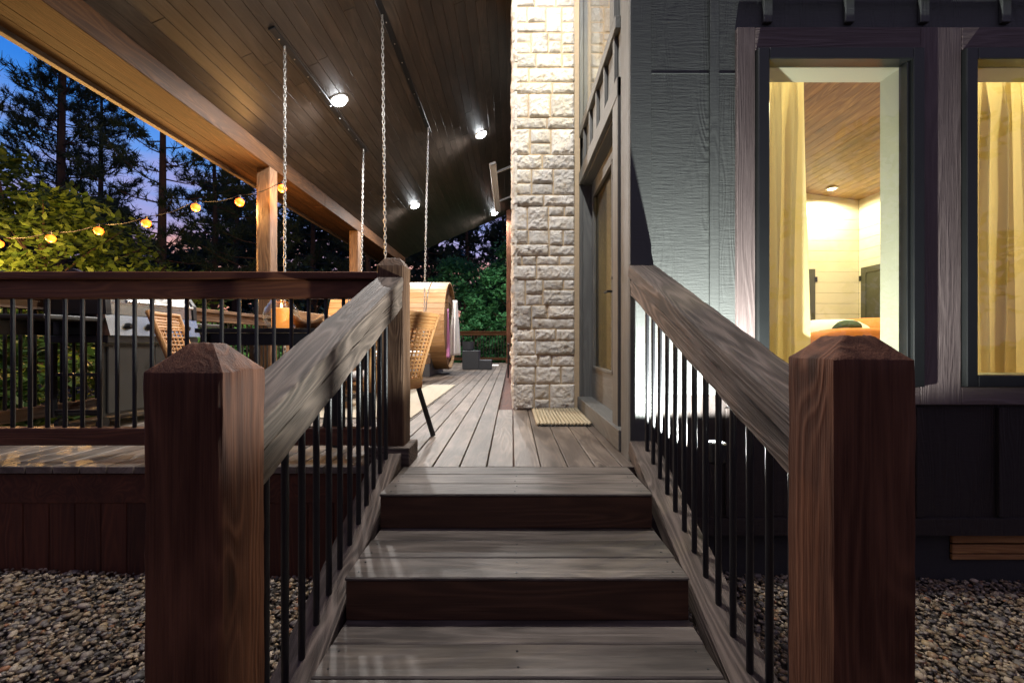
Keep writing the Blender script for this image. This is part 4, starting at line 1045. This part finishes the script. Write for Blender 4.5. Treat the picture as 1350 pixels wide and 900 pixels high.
bk = thing('planter_pot', 'dark pot with small plant on the grey sauna steps', 'pot', (-1.08, 10.85, .462))
MB().lathe([(.09, 0), (.13, .02), (.15, .22), (.14, .22), (.12, .05)], (-1.08, 10.85, .462), 20).build('pot', M['greystep'], bk, 'auto')
m_ = MB()
for k in range(40):
    a = random.uniform(0, 6.28); r = random.uniform(.02, .12); m_.bar((-1.08, 10.85, .62), (-1.08 + r * math.cos(a), 10.85 + r * math.sin(a), .72 + random.uniform(0, .1)), .03, .004)
m_.build('foliage', M['leaf_teal'], bk)
mt = MB().box(-1.0, -.38, 12.2, 12.9, .001, .018, 'x', .004).build('bath_mat', M['white_cloth']); tag(mt, 'small white mat on the deck before the far guard', 'mat')
mcx, mcy = -.02, 8.4
mc = thing('metal_chair', 'black metal chair half hidden behind the stone chimney', 'chair', (mcx + .2, mcy, 0))
for x in (-.05, .42):
    for y in (8.1, 8.6): MB().box(mcx + x - .015, mcx + x + .015, y - .015, y + .015, .003, .60, 'z', .003).build('leg', M['black'], mc)
    MB().box(mcx + x - .02, mcx + x + .02, 8.08, 8.64, .602, .63, 'y', .003).build('armrest', M['black'], mc)
MB().box(mcx - .04, mcx + .41, 8.1, 8.6, .36, .40, 'x', .003).build('seat_frame', M['black'], mc)
cushion(MB(), (mcx + .19, 8.35, .45), .22, .24, .05, 5).build('cushion', M['white_cloth'], mc, True)
MB().box(mcx + .43, mcx + .46, 8.1, 8.6, .40, .95, 'z', .003).build('backrest', M['black'], mc)

# bar mounted on the side of the chimney
hb = thing('patio_heater', 'slim grey bar heater fixed high on the side of the stone chimney', 'heater', (-.2, 5.4, 2.5))
MB().beam((-.20, 5.38, 2.50), YV, Vector((.94, 0, .34)), Vector((-.34, 0, .94)), 1.66, .07, .03, .006).build('body', plain('grey anodised', (.15, .145, .14), .5, .3), hb)
for y in (4.9, 5.9): MB().bar((-.20, y, 2.53), (.015, y, 2.62), .03, .02).build('bracket', M['black'], hb)

# ------------------------------------------------------------------ doormat
dm = thing('doormat', 'cream woven rope doormat in front of the porch door', 'doormat', (.42, 3.8, 0))
MB().box(.20, .615, 3.40, 4.20, .001, .008, 'y', .002).build('backing', M['black'], dm)
m = MB()
for k in range(15):
    x = .205 + k * .0285
    m.tube([(x + (.011 if j % 2 else -.011), 3.40 + j * .8 / 30, .016 + (.006 if j % 2 else 0)) for j in range(31)], .0098, 6)
m.build('rope_weave', M['rope'], dm, True)

# ------------------------------------------------------------------ trees
def leaves_np(centers, radius, n_per, size, flat=.7):
    C_ = np.repeat(np.asarray(centers), n_per, 0); n = len(C_)
    d = rng.normal(size=(n, 3)); d /= np.linalg.norm(d, axis=1, keepdims=True); r = rng.uniform(.25, 1, (n, 1)) ** .6
    P = C_ + d * r * np.repeat(np.asarray(radius), n_per)[:, None] * np.array([1, 1, flat])
    u = rng.normal(size=(n, 3)); u[:, 2] *= .6; u /= np.linalg.norm(u, axis=1, keepdims=True)
    w = np.cross(u, rng.normal(size=(n, 3)) * .4 + np.array([0, 0, 1])); w /= np.linalg.norm(w, axis=1, keepdims=True)
    nn = np.cross(u, w); s_ = size * rng.uniform(.6, 1.3, (n, 1))
    a = P; b = P + u * s_ * .45 + w * s_ * .28 + nn * s_ * .06; c = P + u * s_ - nn * s_ * .1; d2 = P + u * s_ * .45 - w * s_ * .28 + nn * s_ * .06
    V = np.stack([a, b, c, d2], 1).reshape(-1, 3); Fc = np.arange(4 * n).reshape(-1, 4)
    return V, Fc, np.repeat(np.clip(rng.normal(.5, .25, n), 0, 1), 4)
def broad_tree(name, label, loc, H, crown_r, n_cl, n_leaf, size, mat, group, seed, low=.15):
    rr_ = random.Random(seed); x0, y0, z0 = loc
    t = thing(name, label, 'tree', loc, group)
    tr = MB(); top = Vector((x0 + rr_.uniform(-.3, .3), y0, z0 + H * .8)); base = Vector(loc)
    tr.tube([base.lerp(top, k / 8) + Vector((.08 * math.sin(k * 1.3 + seed), .05 * math.cos(k), 0)) for k in range(9)], [H * .018 * (1.1 - k / 8.5) + .012 for k in range(9)], 8)
    cen = []; rad = []
    for k in range(n_cl):
        v = rr_.random(); hz = H * (low + (1 - low) * v); rmax = crown_r * (math.sin(math.pi * min(1, .18 + .82 * v)) ** .7 + .12)
        a = rr_.uniform(0, 6.28); r = rmax * math.sqrt(rr_.uniform(.05, 1)); c = Vector((x0 + r * math.cos(a), y0 + r * math.sin(a), z0 + hz + rr_.uniform(-.2, .2)))
        cen.append(c[:]); rad.append(crown_r * rr_.uniform(.14, .30))
        if k % 2 == 0:
            p = base.lerp(top, max(.08, min(.95, v * .85))); tr.tube([p, p.lerp(c, .5) + Vector((0, 0, .06)), c], [H * .006 + .004, H * .004 + .003, .004], 5)
    tr.build('trunk', M['bark'], t, True)
    V, Fc, rv = leaves_np(cen, rad, n_leaf, size)
    np_obj('crown', V, Fc, mat, rv, parent=t)
    return t
def pine_mesh(seed, H=11.0):
    rr_ = random.Random(seed); tr = MB(); base = Vector((0, 0, 0)); wob = rr_.uniform(-.3, .3)
    def ax(v): return Vector((wob * v * v, .1 * math.sin(v * 4 + seed), H * v))
    tr.tube([ax(k / 14) for k in range(15)], [.15 * (1 - .85 * k / 14) + .012 for k in range(15)], 9)
    tips = []; dirs = []
    nb = 42
    for k in range(nb):
        v = .30 + .69 * (k / (nb - 1)); p = ax(v); a = k * 2.4 + rr_.uniform(-.5, .5); L = (2.3 * (1 - v) ** .7 + .35) * rr_.uniform(.6, 1.15); ris = .15 + .5 * v
        q = [p + Vector((math.cos(a) * L * s_, math.sin(a) * L * s_, L * (ris * s_ * s_ - .12 * s_))) for s_ in (0, .35, .7, 1)]
        tr.tube(q, [.03 * (1 - v) + .012, .018, .011, .005], 5)
        for s_ in (.45, .6, .75, .88, 1.0):
            pp = p + Vector((math.cos(a) * L * s_, math.sin(a) * L * s_, L * (ris * s_ * s_ - .12 * s_)))
            for _ in range(3):
                off = Vector((rr_.gauss(0, 1), rr_.gauss(0, 1), rr_.uniform(-.2, .9))) * .17 * (1.4 - .5 * s_)
                tips.append((pp + off)[:]); dd = Vector((math.cos(a) * .6, math.sin(a) * .6, .7)) + Vector((rr_.gauss(0, .4), rr_.gauss(0, .4), rr_.gauss(0, .3))); dirs.append(dd.normalized()[:])
    T = np.array(tips); D = np.array(dirs); npn = 26
    P = np.repeat(T, npn, 0); Dn = np.repeat(D, npn, 0); n = len(P)
    d = Dn * .75 + rng.normal(size=(n, 3)) * .62; d /= np.linalg.norm(d, axis=1, keepdims=True)
    L = rng.uniform(.14, .30, (n, 1)); w = np.cross(d, rng.normal(size=(n, 3))); w /= np.linalg.norm(w, axis=1, keepdims=True); w *= .010
    P = P - d * .04 + Dn * rng.uniform(-.10, .10, (n, 1))
    V = np.stack([P - w, P + w, P + d * L + w * .3, P + d * L - w * .3], 1).reshape(-1, 3)
    return tr, V, np.arange(4 * n).reshape(-1, 4), np.repeat(np.clip(rng.normal(.45, .25, n), 0, 1), 4)
protos = []
pine_spots = [  # x, y, height scale, rotation, label
    (-10.5, 13.2, 1.02, 0.3, 'slender pine against the blue sky, its trunk clear above the string lights'),
    (-14.2, 14.0, 1.10, 1.7, 'tall pine at the left picture edge below the roof corner'),
    (-8.6, 15.0, .90, 2.9, 'pine with pinkish trunk between two string bulbs left of the porch post'),
    (-17.5, 17.0, 1.25, 4.0, 'dark pine farthest left at the picture edge'),
    (-12.6, 18.5, 1.05, 5.1, 'dark pine behind the slender pine, pink sky showing through'),
    (-9.2, 20.5, 1.10, .9, 'dense pine behind the porch post, under the beam'),
    (-6.2, 19.0, 1.00, 2.2, 'pine seen between the two cedar porch posts'),
    (-4.4, 22.5, 1.10, 3.3, 'dark pine behind the far cedar post'),
    (-2.6, 25.0, 1.05, 4.4, 'far dark pine behind the barrel sauna'),
    (-.6, 27.0, 1.12, 5.7, 'far dark pine against the orange sky beyond the deck end'),
    (-20.5, 22.0, 1.3, 1.1, 'distant tall pine beyond the left yard'),
    (-15.0, 24.0, 1.2, 2.5, 'distant pine behind the string lights'),
]
for i, (x, y, s_, ro, lab) in enumerate(pine_spots):
    if i < 3:
        t = thing('pine_tree', lab, 'tree', (0, 0, 0), 'pines beyond the porch'); tr, V, Fc, rv = pine_mesh(11 + i)
        tr.build('trunk', M['bark'], t, True); np_obj('crown', V, Fc, M['pine'], rv, parent=t); protos.append(t)
    else: t = dup(protos[i % 3], (0, 0, 0), None, lab)
    t.location = (x, y, gz(x) - .25); t.rotation_euler = (0, 0, ro); t.scale = (s_, s_, s_)
broad_tree('leafy_tree', 'yellow green leafy tree lit by the string lights at the left edge', (-8.9, 8.5, -.62), 4.1, 1.75, 80, 75, .16, M['leaf'], None, 3)
broad_tree('leafy_tree', 'taller leafy tree reaching up the left picture edge', (-11.0, 9.6, -.62), 5.2, 1.9, 60, 60, .17, M['leaf'], None, 5)
broad_tree('leafy_tree', 'bushy low tree glowing olive behind the string bulbs', (-8.0, 10.5, -.62), 2.9, 1.6, 50, 60, .15, M['leaf'], None, 8)
broad_tree('leafy_tree', 'bright green leafy tree beyond the far guard beside the chimney', (.6, 17.5, -.9), 5.6, 2.3, 90, 80, .20, M['leaf_teal'], None, 12)
broad_tree('leafy_tree', 'deep green leafy tree behind the barrel sauna', (-2.2, 19.0, -.9), 5.0, 2.3, 80, 75, .20, M['leaf_teal'], None, 15)
broad_tree('leafy_tree', 'shaded leafy tree between the porch posts in the distance', (-6.4, 14.5, -.9), 3.8, 2.0, 70, 70, .18, M['forest'], None, 18)
def shrub(label, x, y, H, r, mat, seed, nl=60):
    t = broad_tree('shrub', label, (x, y, gz(x)), H, r, 46, nl, .12, mat, 'shrubs along the outer edge of the porch', seed, .05); t['category'] = 'shrub'
shrub('green shrub seen through the balusters under the grill shelf', -4.75, 3.6, 1.75, .85, M['leaf'], 21)
shrub('green shrub behind the grill legs, beyond the outer guard', -4.7, 4.9, 1.6, .85, M['leaf'], 22)
shrub('shrub low behind the guard at the left picture edge', -5.6, 4.2, 1.9, .9, M['leaf'], 23)
shrub('dark shrub beyond the outer guard near the first roof post', -4.7, 6.6, 1.5, .8, M['leaf_teal'], 24)
shrub('dark shrub beyond the outer guard past the first roof post', -4.8, 8.6, 1.5, .9, M['leaf_teal'], 25)
for k in range(5):
    shrub(['lit green shrub just behind the far guard, left end', 'lit green shrub behind the far guard next to the sauna', 'lit green shrub behind the far guard above the white mat', 'lit green shrub behind the far guard near the chimney', 'lit green shrub behind the far guard at its right end'][k], -3.2 + k * 1.05, 15.6 + .3 * (k % 2), 1.7 + .25 * (k % 3), .85, M['leaf_teal'], 30 + k, 60)
# far wood reading as one dark mass
cen = []; rad = []
for k in range(1500):
    a = rng.uniform(-1.25, .42); d = rng.uniform(30, 44); h = rng.uniform(0, 1) ** .8 * ((11.2 if -.62 < a < -.09 or a > -.045 else 8.2) + 1.2 * math.sin(a * 13) + .8 * math.sin(a * 31)); cen.append((d * math.sin(a), d * math.cos(a), -1 + h)); rad.append(rng.uniform(.7, 1.5))
V, Fc, rv = leaves_np(cen, rad, 50, .62); tag(np_obj('forest', V, Fc, M['forest'], rv), 'dark far off wood behind the yard trees', kind='stuff')
cen = []; rad = []
for k in range(260):
    a = rng.uniform(-1.3, 1.3); d = rng.uniform(9, 14); h = rng.uniform(0, 1) * (5.5 + 2.5 * math.sin(a * 7)); cen.append((d * math.sin(a), -d * math.cos(a), -1 + h)); rad.append(rng.uniform(.5, 1.1))
V, Fc, rv = leaves_np(cen, rad, 45, .35); tag(np_obj('forest', V, Fc, M['forest'], rv), 'dark wood behind the viewer mirrored in the windows', kind='stuff')
def weed(x, y, label, n=14, h=.07):
    m = MB(); z = gz(x)
    for k in range(n):
        a = random.uniform(0, 6.28); r = random.uniform(.015, .05); t = random.uniform(.4, 1) * h
        m.bar((x, y, z), (x + r * math.cos(a), y + r * math.sin(a), z + t), .012, .0015, (math.sin(a), -math.cos(a), .3), .0005)
    o = m.build('weed', M['leaf']); tag(o, label, 'plant')
weed(.98, 1.72, 'small green weed in the gravel under the right railing')
